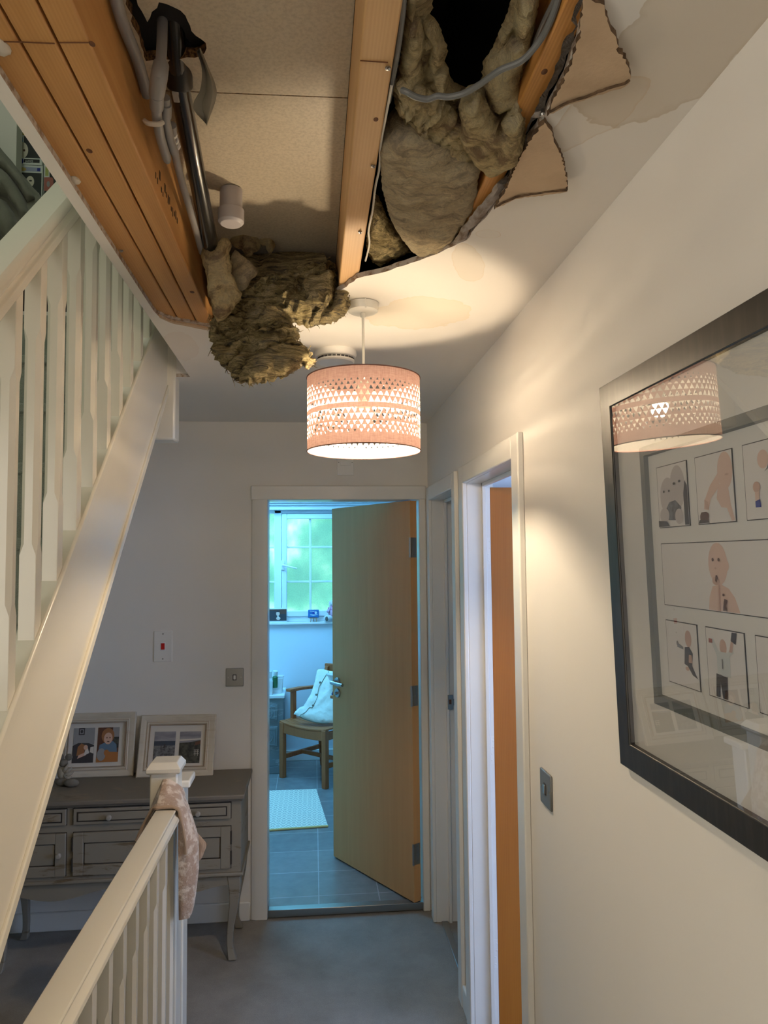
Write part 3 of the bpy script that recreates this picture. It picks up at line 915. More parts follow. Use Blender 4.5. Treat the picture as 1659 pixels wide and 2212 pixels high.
# ------------------------------------------------------------------ joists, deck
JZ0, JZ1 = ZC + 0.0125, 2.556
def joist(label, x0, x1, y0, y1, material, marks=(), z1=JZ1, group=None):
    t = thing('timber_joist', label, 'joist', ((x0 + x1) / 2, (y0 + y1) / 2, JZ0), group)
    bpy.context.view_layer.update()
    m = M()
    m.box(x0, x1, y0, y1, JZ0, z1)
    b = m.build('beam', material, t, bevel=0.003)
    for kind, pts, mt in marks:
        mm = M()
        if kind == 'line':
            (ax, ay), (bx, by) = pts
            A, B = P(ax, ay, z=JZ0 - 0.0006), P(bx, by, z=JZ0 - 0.0006)
            mm.tube([A, (A + B) / 2, B], 0.0009, 6)
            mm.build('pencil_line', mt, t)
        elif kind == 'knot':
            x, y, r = pts
            c = P(x, y, z=JZ0)
            mm.lathe([(0.0, -0.0008), (r * 0.6, -0.0008), (r, 0.0)], c, 14)
            for i in range(len(mm.v)):
                vx, vy, vz = mm.v[i]
                mm.v[i] = (vx, c[1] + (vy - c[1]) * 1.5, vz)
            mm.build('knot', mt, t)
        elif kind == 'nail':
            x, y = pts
            c = P(x, y, z=JZ0)
            mm.lathe([(0.0, -0.004), (0.0042, -0.003), (0.0042, -0.001), (0.0015, 0.0)], c, 10)
            mm.tube([c + V(0, 0, -0.001), c + V(0.001, -0.006, -0.007)], 0.0016, 8)
            mm.build('nail', mt, t)
        elif kind == 'foam':
            x, y, r = pts
            c = P(x, y, z=JZ0)
            mm.sphere(c, (r, r * 1.6, r * 0.7), 14)
            for i in range(len(mm.v)):
                k = 1 + 0.25 * noise.noise(Vector(mm.v[i]) * 90)
                mm.v[i] = tuple(c + (np.array(mm.v[i]) - c) * k)
            mm.build('filler_dab', mt, t)
    return t
XA, XB, XCC, XD = -0.4405, -0.3905, -0.3415, -0.297
joist('outer pine joist of the bolted three, next to the stair opening', XA + 0.001, XB - 0.002, -1.0, 3.6, 'pine', [('line', ((0, 90), (48, 91)), 'pine_mark'), ('foam', (163, 388, 0.009), 'clip_grey'), ('foam', (3, 100, 0.011), 'clip_grey'), ('nail', (284, 622), 'steel'), ('nail', (262, 540), 'steel')])
joist('middle pine joist of the bolted three over the banister', XB + 0.002, XCC - 0.002, -1.0, 3.6, 'pine', [('line', ((48, 91), (118, 94)), 'pine_mark'), ('knot', (193, 326, 0.005), 'pine_mark')])
joist('inner pine joist of the bolted three, beside the grey pipes', XCC + 0.002, XD, -1.0, 3.6, 'pine', [('line', ((128, 92), (192, 92)), 'pine_mark'), ('knot', (199, 95, 0.004), 'pine_mark'), ('knot', (415, 631, 0.006), 'pine_mark')])
# ink stamp and scuffs on the side face of the inner joist
st = M()
rnd = random.Random(4)
for i in range(14):
    y = 1.40 + i * 0.017
    z = 2.43 + rnd.uniform(-0.012, 0.012)
    st.box(XD, XD + 0.0006, y, y + rnd.uniform(0.004, 0.011), z, z + rnd.uniform(0.006, 0.020))
st.build('ink_stamp', 'timber_ink', bpy.data.objects['timber_joist.002'], smooth=0)
joist('single pale pine joist down the middle of the hole, flanked by wool', 0.0665, 0.1135, -1.0, 3.6, 'pine_pale',
      [('line', ((778, 131), (838, 135)), 'pine_mark'), ('nail', (838, 145), 'steel'), ('nail', (806, 357), 'steel'), ('nail', (778, 500), 'steel'), ('knot', (812, 258, 0.004), 'pine_mark'), ('knot', (775, 400, 0.012), 'pine_pale')])
joist('orange-brown pine joist along the wall side of the hole', 0.317, 0.352, -1.0, 3.6, 'pine_stained', [('knot', (1176, 155, 0.0045), 'pine_mark')])

# chipboard deck, two sheets with a dark joint, the far corner of one broken away round the pipes
dk = resample([(-0.285, 1.02), (-0.262, 1.165), (-0.235, 1.12), (-0.205, 1.135), (-0.19, 1.19), (-0.176, 1.206), (-0.182, 1.232), (-0.20, 1.245), (-0.225, 1.25), (-0.285, 1.26)], 0.012, 0.003, 8)
slab('floor_deck', ['chipboard', 'chip_edge', 'chipboard'], resample([(-0.2965, -1.0), (0.066, -1.0), (0.066, 1.334), (-0.2965, 1.340)], 0.2), JZ1 + 0.002, JZ1 + 0.02, 0.2, [dk], kind='structure')
slab('floor_deck', ['chipboard', 'chip_edge', 'chipboard'], resample([(-0.2965, 1.3425), (0.066, 1.3365), (0.066, 3.6), (-0.2965, 3.6)], 0.2), JZ1 + 0.002, JZ1 + 0.02, 0.2, kind='structure')
plate('floor_upper', 'void_shade', [(-0.442, 0.114, -1.6, YE, JZ1 + 0.03, 2.66), (0.114, 0.32, -1.6, YE, 3.0, 3.05), (0.317, XR + 0.1, -1.6, YE, JZ1 + 0.001, 2.66), (0.1135, 0.32, -1.6, -1.0, JZ0, 3.0), (0.1135, 0.32, 3.6, YE, JZ0, 3.0), (0.105, 0.1135, -1.6, YE, JZ1 + 0.001, 3.0), (0.32, 0.33, -1.6, YE, JZ1 + 0.001, 3.0)])  # upper floor; the raised box over the open bay is added to stay black

# ------------------------------------------------------------------ pipes and cables in the hole
def dist_r(p, px):
    return px / FPX * np.dot(np.array(p) - EYE, CF) / 2

bp_ = thing('waste_pipe', 'glossy black waste pipe with matt sleeve running down beside the joist', 'pipe', P(420, 300, z=2.5))
bpy.context.view_layer.update()
A, B, Cc = P(382, 70, z=2.60), P(388, 190, z=2.545), P(458, 545, z=2.455)
m = M(); m.tube([A + (Cc - B) * -0.1, B + (Cc - B) * 0.0, B + (Cc - B) * 0.5, Cc], 0.0185, 24); m.build('pipe', 'pipe_black', bp_)
m = M(); d_ = unit(B - A); m.tube([A, B - d_ * 0.004, B], [0.0235, 0.0235, 0.0215], 24); m.build('sleeve', 'pipe_sleeve', bp_)
m = M(); q = B + unit(Cc - B) * 0.012 + V(-0.006, -0.012, -0.014); m.obox(q, (0.006, 0, 0), unit(Cc - B) * 0.012, (0, 0, 0.003)); m.build('pipe_label', 'deck_tape', bp_, bevel=0.002)

def pipe(label, pts, r, extra=None, material='pipe_grey', name='water_pipe', cat='pipe', sm=5):
    t = thing(name, label, cat, pts[len(pts) // 2])
    bpy.context.view_layer.update()
    m = M(); m.tube(pts, r, 18, smooth=sm); m.build('pipe', material, t)
    return t
pipe('straight grey water pipe lying tight against the joist side', [P(236, -60, x=XD + 0.014), P(262, 40, x=XD + 0.013), P(297, 130, x=XD + 0.012), P(318, 205, x=XD + 0.011)], 0.0095)
t = pipe('grey push-fit water pipe with an elbow and long stub end', [P(351, 45, z=2.58), P(349, 110, z=2.515), P(345, 158, z=2.475), P(340, 210, z=2.455), P(338, 240, z=2.452), P(345, 290, z=2.448), P(359, 338, z=2.440), P(362, 348, z=2.439)], [0.0085, 0.0085, 0.0085, 0.0085, 0.0085, 0.0085, 0.0085, 0.006])
m = M(); q0, q1, q2 = P(348, 140, z=2.492), P(344, 165, z=2.470), P(338, 205, z=2.458)
m.tube([q0, q1, q2], [0.0125, 0.0135, 0.0125], 18, smooth=4); m.build('elbow', 'pipe_grey', t)
m = M(); q0, q1 = P(339, 205, z=2.457), P(338, 232, z=2.454); m.tube([q0, q1], 0.0115, 18); m.build('collar', 'pipe_grey', t)
m = M(); c = P(338, 258, z=2.448); m.tube([c + V(-0.020, 0.002, -0.002), c + V(-0.012, -0.004, -0.010), c + V(0.004, -0.005, -0.011), c + V(0.011, -0.001, -0.005)], 0.0042, 10, smooth=4); m.build('pipe_clip', 'clip_grey', t)
t = pipe('short grey pipe stub ending beside the black waste pipe', [P(357, 210, z=2.478), P(357, 250, z=2.468), P(365, 292, z=2.458), P(377, 330, z=2.448)], [0.008, 0.008, 0.0078, 0.0078])
m = M(); m.tube([P(357, 225, z=2.474), P(357, 252, z=2.466)], 0.0105, 16); m.build('collar', 'pipe_grey', t)
t = pipe('thin grey pipe running on past the stubs towards the wool', [P(372, 270, z=2.478), P(376, 320, z=2.472), P(392, 390, z=2.468), P(415, 470, z=2.462), P(436, 545, z=2.458)], 0.0075)
m = M()
a0, a1 = P(370, 283, z=2.477), P(380, 318, z=2.472)
for k in (0.15, 0.5, 0.85):
    c = a0 + (a1 - a0) * k
    m.tube([c, c + unit(a1 - a0) * 0.005], 0.0092, 16)
m.build('white_rib', 'plastic_white', t)
t = thing('pipe_cap', 'pale grey capped pipe end hanging down from the deck', 'pipe', P(499, 440, y=1.70))
bpy.context.view_layer.update()
c = P(499, 485, y=1.70)
m = M(); m.lathe([(0.026, 0.025), (0.026, JZ1 - c[2])], c, 28); m.build('pipe', 'pipe_cap_grey', t)
m = M(); m.lathe([(0.0, 0.0), (0.024, 0.0), (0.030, 0.006), (0.030, 0.034), (0.0285, 0.036), (0.026, 0.036)], c, 32); m.build('cap', 'pipe_cap_grey', t, bevel=0.001)
# hanging scrap of grey felt by the deck hole
m = M()
ptsL = [P(425, 112, z=2.555), P(436, 150, z=2.525), P(432, 195, z=2.50), P(417, 232, z=2.485), P(445, 268, z=2.47)]
ptsR = [P(435, 108, z=2.556), P(452, 150, z=2.532), P(466, 185, z=2.515), P(468, 215, z=2.495), P(448, 272, z=2.470)]
L_, R_ = spline(ptsL, 5), spline(ptsR, 5)
rows = []
for a_, b_ in zip(L_, R_):
    rows.append([a_ + (b_ - a_) * k + V(0, 0.012, 0.006) * math.sin(k * 5.5) for k in np.linspace(0, 1, 7)])
rows2 = [[p_ + V(0.0, 0.0015, 0.0025) for p_ in r] for r in rows]
m.loft([r + r2[::-1] for r, r2 in zip(rows, rows2)])
tag(m.build('felt_scrap', 'felt_grey', smooth=60), 'ragged grey felt scrap hanging from the broken deck beside black pipe', 'felt')

def cable(label, pts, r, material):
    m = M(); m.tube(pts, r, 10, smooth=6)
    return tag(m.build('electric_cable', material), label, 'cable')
cc = lambda x, y, z: P(700 + x / s3, y / s3, z=z)
cable('grey cable running straight along the pale middle joist', [cc(408, -60, 2.41), cc(405, 30, 2.41), cc(392, 150, 2.409), cc(370, 300, 2.407), cc(346, 430, 2.405), cc(330, 520, 2.404)], 0.0042, 'cable_grey')
cable('thin white cable dangling beside the far end of the middle joist', [cc(345, 440, 2.400), cc(315, 600, 2.40), cc(290, 740, 2.402), cc(283, 860, 2.402), cc(262, 960, 2.402), cc(248, 1080, 2.402), cc(228, 1180, 2.404), cc(232, 1250, 2.405), cc(212, 1335, 2.41)], 0.0022, 'cable_white')
cable('grey cable looping across the folded wool to the wall-side joist', [cc(400, 462, 2.392), cc(425, 472, 2.386), cc(470, 496, 2.383), cc(530, 508, 2.382), cc(580, 492, 2.381), cc(640, 496, 2.380), cc(720, 476, 2.380), cc(800, 430, 2.379), cc(900, 360, 2.380), cc(1000, 318, 2.383), cc(1060, 265, 2.388), cc(1120, 185, 2.396), cc(1170, 80, 2.40), cc(1210, -40, 2.41)], 0.0046, 'cable_grey')
cable('second grey cable slanting up beside the wall-side joist', [cc(1010, 440, 2.435), cc(1045, 330, 2.43), cc(1080, 220, 2.425), cc(1120, 120, 2.42), cc(1175, 10, 2.418), cc(1200, -50, 2.418)], 0.0036, 'cable_grey')

# ------------------------------------------------------------------ insulation
s4 = 4.366
def yplane(pts, y):
    q = [P(400 + x / s4, 480 + v / s4, y=y) for x, v in pts]
    return [(p[0], p[2]) for p in q]
m = M()
YC = 1.90
big = yplane([(225, 880), (240, 960), (212, 1050), (245, 1140), (225, 1210), (300, 1290), (380, 1370), (430, 1450), (520, 1510), (620, 1522), (700, 1500), (830, 1490), (950, 1445), (1050, 1385), (1090, 1345), (1150, 1372), (1235, 1340), (1205, 1250), (1150, 1190), (1045, 1125), (1080, 1060), (1045, 985), (1010, 925), (1150, 975), (1300, 955), (1450, 900), (1555, 790), (1530, 650), (1440, 560), (1450, 470), (1400, 340), (1300, 295), (1180, 335), (1000, 390), (850, 440), (700, 530), (590, 610), (480, 690), (420, 780), (300, 850)], YC)
def lean(x, z):
    return V(0, 0.35 * max(0.0, z - 2.36) + 0.10 * max(0.0, -0.05 - x), 0)
pillow(m, big, (0, YC, 0), (1, 0, 0), (0, 0, 1), (0, -1, 0), 0.055, 0.10, 0.075, 0.0052, amp=0.022, freq=14, seed=2.2, rag=0.006, ridge=0.046, rdir=(0.84, 0.54), rfreq=46, bend=lean)
pillow(m, [(-0.29, 1.99), (-0.15, 2.00), (0.05, 1.96), (0.062, 2.05), (0.062, 2.6), (-0.292, 2.6)], (0, 0, 2.475), (1, 0, 0), (0, 1, 0), (0, 0, -1), 0.075, 0.075, 0.05, 0.03, amp=0.010, freq=14, seed=1.2)  # unseen wool filler added to block lamplight into the cavity
lob = yplane([(1110, 660), (1105, 560), (1180, 480), (1260, 500), (1330, 440), (1410, 480), (1390, 560), (1400, 640), (1385, 720), (1330, 790), (1360, 880), (1260, 800), (1190, 800), (1150, 740)], YC - 0.045)
pillow(m, lob, (0, YC - 0.045, 0), (1, 0, 0), (0, 0, 1), (0, -1, 0), 0.028, 0.04, 0.03, 0.007, amp=0.012, freq=30, seed=6.1, rag=0.004)
lob = yplane([(1390, 720), (1410, 640), (1470, 600), (1530, 640), (1540, 760), (1480, 850), (1380, 850)], YC - 0.03)
pillow(m, lob, (0, YC - 0.03, 0), (1, 0, 0), (0, 0, 1), (0, -1, 0), 0.025, 0.03, 0.028, 0.008, amp=0.010, freq=30, seed=7.1, rag=0.004)
lob = yplane([(560, 1290), (700, 1180), (880, 1120), (1080, 1170), (1200, 1240), (1180, 1310), (1080, 1330), (960, 1420), (780, 1470), (620, 1470), (540, 1400)], YC - 0.035)
pillow(m, lob, (0, YC - 0.035, 0), (1, 0, 0), (0, 0, 1), (0, -1, 0), 0.035, 0.04, 0.05, 0.0085, amp=0.012, freq=22, seed=8.3, rag=0.004, ridge=0.016, rdir=(0.9, 0.44), rfreq=42)
lob = yplane([(235, 1190), (300, 1150), (420, 1160), (500, 1220), (510, 1290), (430, 1320), (300, 1280)], YC - 0.03)
pillow(m, lob, (0, YC - 0.03, 0), (1, 0, 0), (0, 0, 1), (0, -1, 0), 0.028, 0.03, 0.028, 0.008, amp=0.008, freq=26, seed=9.3, rag=0.003, ridge=0.008, rdir=(1, 0.1), rfreq=60)
rnd = random.Random(12)
for k in range(150):       # loose fibres round the torn outline
    i = rnd.randrange(len(big))
    a_, b_ = np.array(big[i]), np.array(big[(i + 1) % len(big)])
    p_ = a_ + (b_ - a_) * rnd.random()
    base = V(p_[0], YC - 0.01 + rnd.uniform(-0.02, 0.03), p_[1]) + lean(*p_)
    out_ = V(rnd.uniform(-1, 1), rnd.uniform(-1, 0.4), rnd.uniform(-1.4, 0.5)) * rnd.uniform(0.006, 0.016)
    m.tube([base - out_ * 0.4, base + out_ * 0.5 + V(0, 0, rnd.uniform(-.003, .003)), base + out_], [0.0012, 0.0008, 0.0003], 4)
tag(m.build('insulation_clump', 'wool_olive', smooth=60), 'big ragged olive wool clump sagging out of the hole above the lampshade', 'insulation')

m = M()
YB = 1.80
pc = yplane([(165, 400), (150, 290), (145, 245), (160, 170), (215, 215), (275, 270), (310, 200), (350, 150), (420, 175), (440, 230), (415, 300), (440, 380), (430, 480), (520, 640), (530, 720), (470, 740), (430, 830), (380, 880), (300, 930), (250, 850), (230, 740), (200, 600), (190, 480)], YB)
pillow(m, pc, (0, YB, 0), (1, 0, 0), (0, 0, 1), (0, -1, 0), 0.024, 0.05, 0.03, 0.007, amp=0.012, freq=22, seed=3.3, rag=0.003, ridge=0.010, rdir=(0.25, -0.97), rfreq=34, bend=lambda x, z: V(0, 0.10 * (2.45 - z), 0))
tag(m.build('insulation_batt', 'wool_yellow', smooth=60), 'narrow yellow-brown wool piece stuffed round the foot of the black pipe', 'insulation')
m = M()
pc = yplane([(430, 330), (470, 260), (560, 330), (640, 400), (695, 465), (600, 590), (540, 650), (480, 640), (440, 520)], 1.86)
pillow(m, pc, (0, 1.86, 0), (1, 0, 0), (0, 0, 1), (0, -1, 0), 0.014, 0.02, 0.03, 0.009, amp=0.008, freq=18, seed=5.3, rag=0.002)
tag(m.build('insulation_batt', 'wool_pale', smooth=60), 'flat pale wool square tilted behind the piece at the pipe foot', 'insulation')
m = M()
pc = yplane([(440, 120), (520, 20), (600, -40), (720, -20), (770, 80), (830, 160), (850, 220), (790, 320), (760, 220), (710, 200), (680, 280), (600, 330), (500, 250), (420, 190)], 1.98)
pillow(m, pc, (0, 1.98, 0), (1, 0, 0), (0, 0, 1), (0, -1, 0), 0.03, 0.03, 0.04, 0.010, amp=0.010, freq=18, seed=5.9, rag=0.004)
tag(m.build('insulation_batt', 'wool_yellow', smooth=60), 'shadowed wool tuft deep in the hole just behind the capped pipe', 'insulation')

# right bay
def zpoly(pts, z):
    return c3(pts, z)
m = M()
lowb = zpoly([(300, 735), (286, 790), (290, 850), (296, 960), (320, 1060), (350, 1140), (395, 1220), (445, 1280), (500, 1318), (545, 1305), (575, 1300), (650, 1250), (700, 1170), (760, 1080), (785, 1000), (785, 930), (803, 868), (720, 815), (600, 745), (450, 690), (360, 690)], 2.40)
pillow(m, lowb, (0, 0, 2.40), (1, 0, 0), (0, 1, 0), (0, 0, -1), 0.020, 0.09, 0.055, 0.0075, amp=0.007, freq=26, seed=1.4, rag=0.0012, ridge=0.004, rdir=(0.7, 0.7), rfreq=70)
tag(m.build('insulation_batt', 'wool_pale', smooth=60), 'smooth rounded pale wool batt bulging at the far end of the bay', 'insulation')
m = M()
pc = zpoly([(262, 1000), (300, 1080), (330, 1170), (395, 1240), (450, 1295), (420, 1300), (330, 1345), (250, 1345), (215, 1255), (235, 1140)], 2.425)
pillow(m, pc, (0, 0, 2.425), (1, 0, 0), (0, 1, 0), (0, 0, -1), 0.015, 0.05, 0.03, 0.009, amp=0.012, freq=26, seed=2.7, rag=0.004)
tag(m.build('insulation_batt', 'wool_olive', smooth=60), 'small yellow wool wedge between the pale batt and middle joist end', 'insulation')
m = M()
U = [(345, 470), (365, 540), (385, 590), (430, 650), (470, 690), (560, 745), (640, 800), (700, 835), (770, 856), (830, 860), (900, 840), (960, 815), (1000, 785), (1022, 700), (1030, 600), (1035, 480), (1010, 400), (1030, 320), (1050, 250), (1080, 130), (1100, 0), (1110, -60), (975, -60), (960, 0), (930, 80), (890, 190), (850, 270), (812, 320), (806, 400), (790, 445), (755, 465), (700, 455), (640, 425), (625, 345), (590, 325), (630, 270), (610, 200), (580, 120), (530, 90), (560, 40), (540, -60), (425, -60), (425, 20), (410, 140), (395, 280), (365, 400)]
def layer(pts, z, front, back, rw, seed, ridge=0.0, rdir=(1, 0), rfreq=30, amp=0.009, freq=20, res=0.006, rag=0.0018, bend=None):
    pillow(m, zpoly(pts, z), (0, 0, z), (1, 0, 0), (0, 1, 0), (0, 0, -1), front, back, rw, res, amp=amp, freq=freq, seed=seed, rag=rag, ridge=ridge, rdir=rdir, rfreq=rfreq, bend=bend)
layer(U, 2.445, 0.02, 0.012, 0.03, 3.9, 0.016, (0.2, -0.98), 34, 0.012)
layer([(425, -60), (425, 20), (410, 140), (396, 280), (372, 400), (350, 470), (430, 520), (500, 540), (520, 430), (500, 300), (520, 180), (470, 60), (480, -60)], 2.425, 0.022, 0.02, 0.02, 5.1, 0.012, (0.1, -1), 40)
layer([(500, 120), (550, 95), (590, 130), (615, 200), (636, 262), (600, 318), (640, 350), (650, 425), (690, 470), (600, 520), (530, 520), (545, 400), (520, 300), (540, 220)], 2.432, 0.02, 0.02, 0.016, 5.7, 0.014, (0.25, -1), 44)
layer([(1100, -60), (1095, 60), (1060, 210), (1032, 320), (1010, 400), (1036, 480), (1030, 600), (985, 650), (900, 600), (830, 500), (815, 400), (835, 310), (900, 260), (960, 210), (1010, 190), (960, 120), (1000, -60)], 2.43, 0.026, 0.03, 0.03, 6.6, 0.010, (0.45, -0.9), 26)
for q_, (dx_, dy_, dz_) in enumerate(((0, 0, 0.0), (26, -26, -0.008), (54, -48, -0.014))):
    layer([(345 + dx_ * 0.5, 470 + dy_), (430 + dx_, 480 + dy_), (540 + dx_, 560 + dy_), (650 + dx_, 660 + dy_), (740 + dx_, 770 + dy_), (835 + dx_ * 0.2, 838 + dy_ * 0.5), (830, 862 + dy_ * 0.5), (760, 852 + dy_), (640, 790 + dy_), (560, 738 + dy_), (470, 670 + dy_), (395 + dx_ * 0.4, 585 + dy_)], 2.418 + dz_, 0.014, 0.016, 0.012, 7.1 + q_, 0.012, (0.72, -0.69), 60, 0.007, 26, 0.0055, 0.005)
layer([(690, 545), (725, 500), (790, 445), (815, 520), (860, 585), (905, 640), (960, 560), (1000, 545), (1028, 620), (1030, 700), (1003, 782), (930, 828), (850, 852), (775, 815), (722, 755), (690, 690), (705, 630)], 2.392, 0.026, 0.03, 0.022, 4.1, 0.006, (0.7, -0.7), 22, 0.008, 16, 0.006, 0.003)
layer([(905, 640), (960, 590), (1015, 600), (1024, 690), (960, 670)], 2.378, 0.02, 0.02, 0.02, 4.9, 0.0, (1, 0), 20, 0.006)
tag(m.build('insulation_batt', 'wool_yellow', smooth=60), 'folded yellow wool batt in a horseshoe round the black void', 'insulation')

# ------------------------------------------------------------------ doorway linings and architraves
def lining_end():
    m = M()
    d0, d1, t = D0, D1, DT
    m.box(d0 - 0.02, d0, YE - 0.001, YE + 0.135, F0, t + 0.02); m.box(d1, d1 + 0.02, YE - 0.001, YE + 0.135, F0, t + 0.02); m.box(d0 - 0.02, d1 + 0.02, YE - 0.001, YE + 0.135, t, t + 0.02)
    m.build('trim_lining', 'trim_white', kind='structure', bevel=0.002)
    m = M()
    pr = [(0, 0), (0, 0.018), (0.055, 0.018), (0.068, 0.013), (0.078, 0.010), (0.082, 0.0)]
    for (xa, sgn) in ((d0, -1), ):
        m.loft([[(xa + sgn * u, YE - v, z) for u, v in pr] for z in (F0, t + 0.07)])
    m.box(d1, 0.566, YE - 0.016, YE, F0, t + 0.065)
    m.box(d0 - 0.083, 0.567, YE - 0.0188, YE, t, t + 0.0705)
    m.build('trim_architrave', 'trim_white', kind='structure', bevel=0.004)
lining_end()
def lining_side(a, b, t, w0, w1, name):
    m = M()
    m.box(XR - 0.001, XR + 0.101, a - 0.02, a, F0, t + 0.02); m.box(XR - 0.001, XR + 0.101, b, b + 0.02, F0, t + 0.02); m.box(XR - 0.001, XR + 0.101, a - 0.02, b + 0.02, t, t + 0.02)
    # stops
    m.box(XR + 0.056, XR + 0.071, b - 0.014, b, F0, t); m.box(XR + 0.056, XR + 0.071, a, b, t - 0.014, t)
    m.build('trim_lining', 'trim_white', kind='structure', bevel=0.002)
    m = M()
    for y0, y1 in ((a - w0, a), (b, b + w1)):
        m.box(XR - 0.018, XR, y0, y1, F0, t + 0.066)
    m.box(XR - 0.018, XR, a, b, t, t + 0.066)
    m.build('trim_architrave', 'trim_white', kind='structure', bevel=0.004)
lining_side(N0, N1, DH, 0.072, 0.073, 'near')
lining_side(Q0, Q1, DH, 0.066, 0.066, 'far')
plate('trim_carpet_bar', 'steel', [(XR + 0.02, XR + 0.05, Q0, Q1, F0, F0 + 0.006)], bevel=0.002)
plate('trim_carpet_bar', 'steel', [(XR + 0.02, XR + 0.05, N0, N1, F0, F0 + 0.006)], bevel=0.002)
m = M(); m.box(XL, D0 - 0.083, YE - 0.015, YE, F0, 0.055); m.build('baseboard_end', 'trim_white', kind='structure', bevel=0.005)
m = M(); m.box(XR - 0.015, XR, -1.6, N0 - 0.073, F0, 0.055); m.box(XR - 0.015, XR, N1 + 0.074, Q0 - 0.067, F0, 0.055); m.build('baseboard_side', 'trim_white', kind='structure', bevel=0.005)

# bathroom door leaf, swung open
def door(name, hinge, ang, width, height, thick, material, label_parts=True):
    o = bpy.data.objects.new(name, None); COL.objects.link(o)
    o.matrix_world = Matrix.Translation(Vector(hinge)) @ Matrix.Rotation(ang, 4, 'Z')
    o['kind'] = 'structure'
    m = M(); m.box(0, width, 0, thick, 0, height)
    lp(m.build('leaf', material, None, bevel=0.0015), o)
    return o
hx, hy = 0.522, YE + 0.012
ang = math.atan2(4.356 - hy, 0.140 - hx)
d1o = door('door_bathroom', (hx, hy, 0.008), ang, 0.727, 1.978, 0.042, 'door_veneer')
# the face turned to the hall is local y=thick
def handle(parent, x, z, face, sgn):
    m = M()
    m.lathe([(0.0, 0.010), (0.024, 0.010), (0.026, 0.006), (0.026, 0.0)], (x, face, z), 26, ax=(0, sgn, 0))
    m.lathe([(0.010, 0.0), (0.010, 0.040)], (x, face, z), 16, ax=(0, sgn, 0))
    lp(m.build('handle_rose', 'chrome', None), parent)
    m = M(); m.tube([(x, face + sgn * 0.044, z), (x - 0.045, face + sgn * 0.046, z), (x - 0.115, face + sgn * 0.046, z)], [0.0105, 0.0095, 0.009], 16)
    lp(m.build('lever_handle', 'chrome', None), parent)
    m = M()
    m.lathe([(0.0, 0.009), (0.024, 0.009), (0.026, 0.005), (0.026, 0.0)], (x, face, z - 0.062), 26, ax=(0, sgn, 0))
    m.lathe([(0.0, 0.022), (0.008, 0.022), (0.009, 0.009)], (x, face, z - 0.062), 16, ax=(0, sgn, 0))
    lp(m.build('lock_rose', 'chrome', None), parent)
handle(d1o, 0.672, 0.985, 0.042, 1)
handle(d1o, 0.672, 0.985, 0.0, -1)
for z in (0.23, 1.0, 1.74):
    m = M(); m.box(-0.0015, 0.0, 0.006, 0.036, z - 0.05, z + 0.05); m.lathe([(0.006, -0.05), (0.006, 0.05)], (-0.002, 0.046, z), 12)
    for k in (-0.035, 0, 0.035):
        m.lathe([(0, 0.002), (0.004, 0.001), (0.004, 0)], (-0.0015, 0.02, z + k), 8, ax=(-1, 0, 0))
    lp(m.build('hinge', 'steel', None), d1o)

# near side door, opened right back into the room, and the hinges on its jamb
d2o = door('door_room', (XR + 0.090, N1 + 0.012, F0 + 0.012), 0.0, 0.68, 1.982, 0.035, 'door_veneer_warm')
d2o.location = (XR + 0.088, N1 - 0.006, F0 + 0.012)
m = M()
m.box(XR + 0.071, XR + 0.0875, N1 - 0.006, N1, F0, DH)
m.build('trim_rebate', 'trim_white', kind='structure', bevel=0.001)
for z in (0.25, 0.98, 1.72):
    t = M(); t.box(XR + 0.0725, XR + 0.0868, N1 - 0.0078, N1 - 0.006, z - 0.05, z + 0.05)
    for k in (-0.036, -0.012, 0.012, 0.036):
        t.lathe([(0, 0.0014), (0.0032, 0.001), (0.0036, 0)], (XR + 0.080 + (0.003 if k > 0 else -0.002), N1 - 0.0078, z + k), 8, ax=(0, -1, 0))
    h = t.build('hinge', 'plastic_white', None)
    lp(h, d2o); h.matrix_parent_inverse = Matrix.Translation(Vector((-(XR + 0.088), -(N1 - 0.006), -(F0 + 0.012))))
# strike plate on the far door's jamb
t = thing('strike_plate', 'small steel strike plate set in the far side door jamb', 'lock', (XR + 0.078, Q1, 1.0))
bpy.context.view_layer.update()
m = M(); m.box(XR + 0.062, XR + 0.088, Q1 - 0.0162, Q1 - 0.014, 0.965, 1.035); m.box(XR + 0.072, XR + 0.096, Q1 - 0.0165, Q1 - 0.014, 0.985, 1.015)
m.build('plate', 'steel', t, bevel=0.001)
m = M(); m.box(XR + 0.068, XR + 0.080, Q1 - 0.0170, Q1 - 0.0150, 0.990, 1.012); m.build('latch_hole', 'print_brown', t)
# ------------------------------------------------------------------ switches
def plate_switch(name, label, c, ex, ez, n, w, h, material, parts, d=0.006):
    t = thing(name, label, 'switch', c)
    bpy.context.view_layer.update()
    c, ex, ez, n = map(lambda q: np.array(q, float), (c, ex, ez, n))
    m = M(); m.obox(c + n * d / 2, ex * w / 2, ez * h / 2, n * d / 2)
    m.build('faceplate', material, t, bevel=0.003)
    for pn, du, dv, pw, ph, pd, mt in parts:
        q = c + ex * du + ez * dv + n * d
        mm = M()
        if pn == 'screw':
            mm.lathe([(0, 0.0012), (pw, 0.0008), (pw, -0.001)], q, 12, ax=n)
        else:
            mm.obox(q, ex * pw / 2, ez * ph / 2, n * pd)
        mm.build(pn, mt, t, bevel=0.0 if pn == 'screw' else 0.0008)
    return t
plate_switch('cooker_switch', 'tall white switch plate with a red rocker on the end wall', (-0.730, YE, 1.278), (1, 0, 0), (0, 0, 1), (0, -1, 0), 0.088, 0.150, 'plastic_white',
             [('surround', 0, 0, 0.024, 0.040, 0.0015, 'plastic_frame'), ('rocker', 0, 0, 0.017, 0.030, 0.004, 'red'), ('screw', 0, 0.06, 0.0035, 0, 0, 'steel'), ('screw', 0, -0.06, 0.0035, 0, 0, 'steel')])
